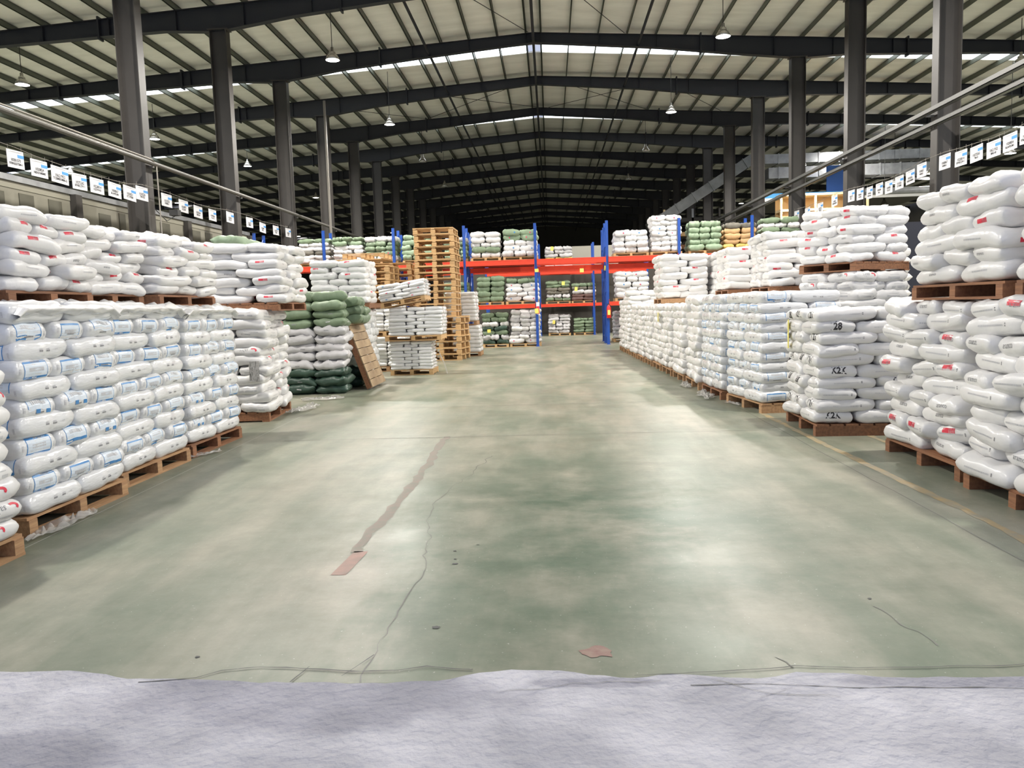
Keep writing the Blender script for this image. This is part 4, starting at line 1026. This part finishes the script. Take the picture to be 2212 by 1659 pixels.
for z in (2.2, 4.2, 5.6, 6.1, 6.9): MB().box(-.05, 4.55, -.06, .9, 0, .12).obj('shelf', timber, t, loc=(0, 0, z))
for i in range(9): MB().box(0, .34, 0, .3, 0, .38).obj('carton', [woodl, dark, timber][i % 3], t, loc=(.1+i*.49, .1, 5.72))
MB().box(-.05, 4.55, .9, .95, 0, 7).obj('back_panel', mat('tan_panel', (.55, .38, .18), .7), t)
for i, (x0, x1, z, mt, lb) in enumerate([(7.0, 12, 5.7, woodl, 'yellowish board shelf far behind the right columns'), (6.6, 11, 4.9, woodr, 'brown board shelf far behind the right columns'), (8.2, 13, 6.6, dark, 'dark girder far behind the right columns')]):
    o = MB().box(x0, x1, 52, 52.8, z, z+.25).obj('far_shelf', mt); tag(o, lb, 'shelf')
for i, x in enumerate((7.4, 9.2, 10.9)):
    o = MB().box(x, x+.12, 52, 52.12, 0, 7.4).obj('far_post', [timber, galv, steel][i]); tag(o, '%s slim post among the far right shelves' % ['pale', 'silver', 'grey'][i], 'post')
MB()
o = MB().tube([(14, 38.5, 6.35), (30, 38.5, 6.35)], .16, 12).obj('round_duct', galv, smooth=True); tag(o, 'round silver duct behind the right-hand hanging cards', 'duct')
o = MB().box(20, 34, 30, 30.2, 0, 4.6).obj('grey_partition', mat('grey_panel', (.20, .19, .17), .7)); tag(o, 'grey partition seen beyond the tall right sacks', 'partition')
o = MB().box(10.2, 16, 33.5, 33.7, 0, 4.45).obj('dark_partition', mat('navy_panel', (.012, .014, .028), .6)); tag(o, 'dark navy partition below the right sign row', 'partition')
o = MB().box(11.9, 12.1, 33.3, 33.45, 4.3, 4.75).obj('blue_box', rblue); tag(o, 'small blue box above the navy partition', 'box')

# ------------------------------------------------------------------ loose film
def scrap(x, y, r, h, label, seed, el=1.6, rot=0):
    nx, ny = 44, 18; V = []; F = []
    for i in range(nx+1):
        for j in range(ny+1):
            u = (i/nx-.5)*2*r*el; v = (j/ny-.5)*r; q = Vector((u*8+seed, v*10, seed))
            tp = 1-.7*abs(i/nx-.5)*2
            V.append((u+.05*noise.noise(q), v*tp*(1+.6*noise.noise(q*.6))+.05*noise.noise(q*.8+Vector((9, 0, 0))), max(.003, h*(.25+1.2*abs(noise.noise(q*1.4))*(1-abs(j/ny-.5)*1.6)))))
    for i in range(nx):
        for j in range(ny): a = i*(ny+1)+j; F.append((a, a+ny+1, a+ny+2, a+1))
    me = bpy.data.meshes.new('film'); me.from_pydata(V, [], F); me.materials.append(M_scrap)
    for p in me.polygons: p.use_smooth = True
    o = link('film_scrap', me, loc=(x, y, 0), rot=(0, 0, R(rot))); tag(o, label, 'plastic film')
scrap(-3.60, 5.5, .22, .08, 'torn clear film trailing under the first blue-printed left pile', 3, 1.8, 92)
scrap(-3.80, 8.3, .18, .06, 'clear film scrap under the third blue-printed left pile', 8, 1.2, 60)
scrap(-3.85, 12.0, .3, .12, 'crumpled clear film beside the slumping left pile', 5, 1.6, 80)
scrap(-3.95, 13.4, .3, .07, 'crumpled clear film in front of the green and grey pile', 6, 1.2, 20)
scrap(2.42, 12.6, .3, .09, 'torn film trailing beside the second blue-printed right pile', 9, 1.8, 85)
scrap(2.40, 14.2, .25, .08, 'torn film beside the first small right pile', 12, 1.8, 85)
scrap(2.62, 11.6, .18, .05, 'film scrap beside the first blue-printed right pile', 15, 1.6, 95)
MB()
mb = MB(); mb.tube([(-2.62, 18.4, .5), (-2.5, 18.3, .25), (-2.42, 18.2, .01)], .012, 5); tag(mb.obj('film_tail', M_scrap), 'thin tail of film hanging off the small wrapped pile', 'plastic film')
# loose film hoods on the tops of the wrapped left piles
def hood(x0, y0, L, Wd, z, seed, label):
    mb = MB(); nx, ny = 64, 22; P = {}
    for i in range(nx+1):
        for j in range(ny+1):
            u, v = i/nx, j/ny; q = Vector((u*6+seed, v*4, seed))
            cr = abs(noise.noise(q))*1.6+.5*abs(noise.noise(q*2.7))
            side = min(1, min(u, 1-u)*14)
            if v < .3:
                t = v/.3; x = x0-.03+.055*math.sin(t*math.pi*.62)+.012*noise.noise(q*3); zz = z-.055*(1-t)*(1+.5*noise.noise(q*1.3))
            else:
                t = (v-.3)/.7; x = x0+.01-t*Wd; zz = z+.065*cr*math.sin(min(1, t*3)*math.pi/2)
            P[(i, j)] = (x, y0+u*L, zz-.05*(1-side))
    for i in range(nx):
        for j in range(ny): mb.face([P[(i, j)], P[(i, j+1)], P[(i+1, j+1)], P[(i+1, j)]])
    o = mb.obj('film_hood', M_hood, smooth=True)
    import bmesh
    bm = bmesh.new(); bm.from_mesh(o.data); bmesh.ops.remove_doubles(bm, verts=bm.verts, dist=1e-5); bm.to_mesh(o.data); bm.free()
    tag(o, label, 'plastic film')
M_hood = mat('milky_film', (.76, .75, .73), .22, bump=.6, bscale=9, coat=.3)

for i, (x, y, L, z) in enumerate([(-3.63, 5.24, 1.28, 1.60), (-3.77, 6.72, 1.3, 1.60), (-3.81, 8.17, 1.33, 1.58)]):
    hood(x, y, L, .5, z, 3+i*7, 'milky crumpled film over the top of the %s blue-printed pile on left' % ORD[i])
# ------------------------------------------------------------------ sacks nobody sees singly, packed behind the others
flush_sacks()
for (k, nm, cat), (V, F) in STUFF.items():
    me = bpy.data.meshes.new('hidden'); me.from_pydata(V, [], F); me.materials.append(MATS[k])
    for p in me.polygons: p.use_smooth = True
    o = link(nm if nm == 'sack_filling' else nm+'s_beyond', me)
    tag(o, ('%ss packed out of sight inside the piles' % COLN[k]) if nm == 'sack_filling' else 'the farthest %ss, too many to count, in the distant piles' % COLN[k], cat, kind='stuff')
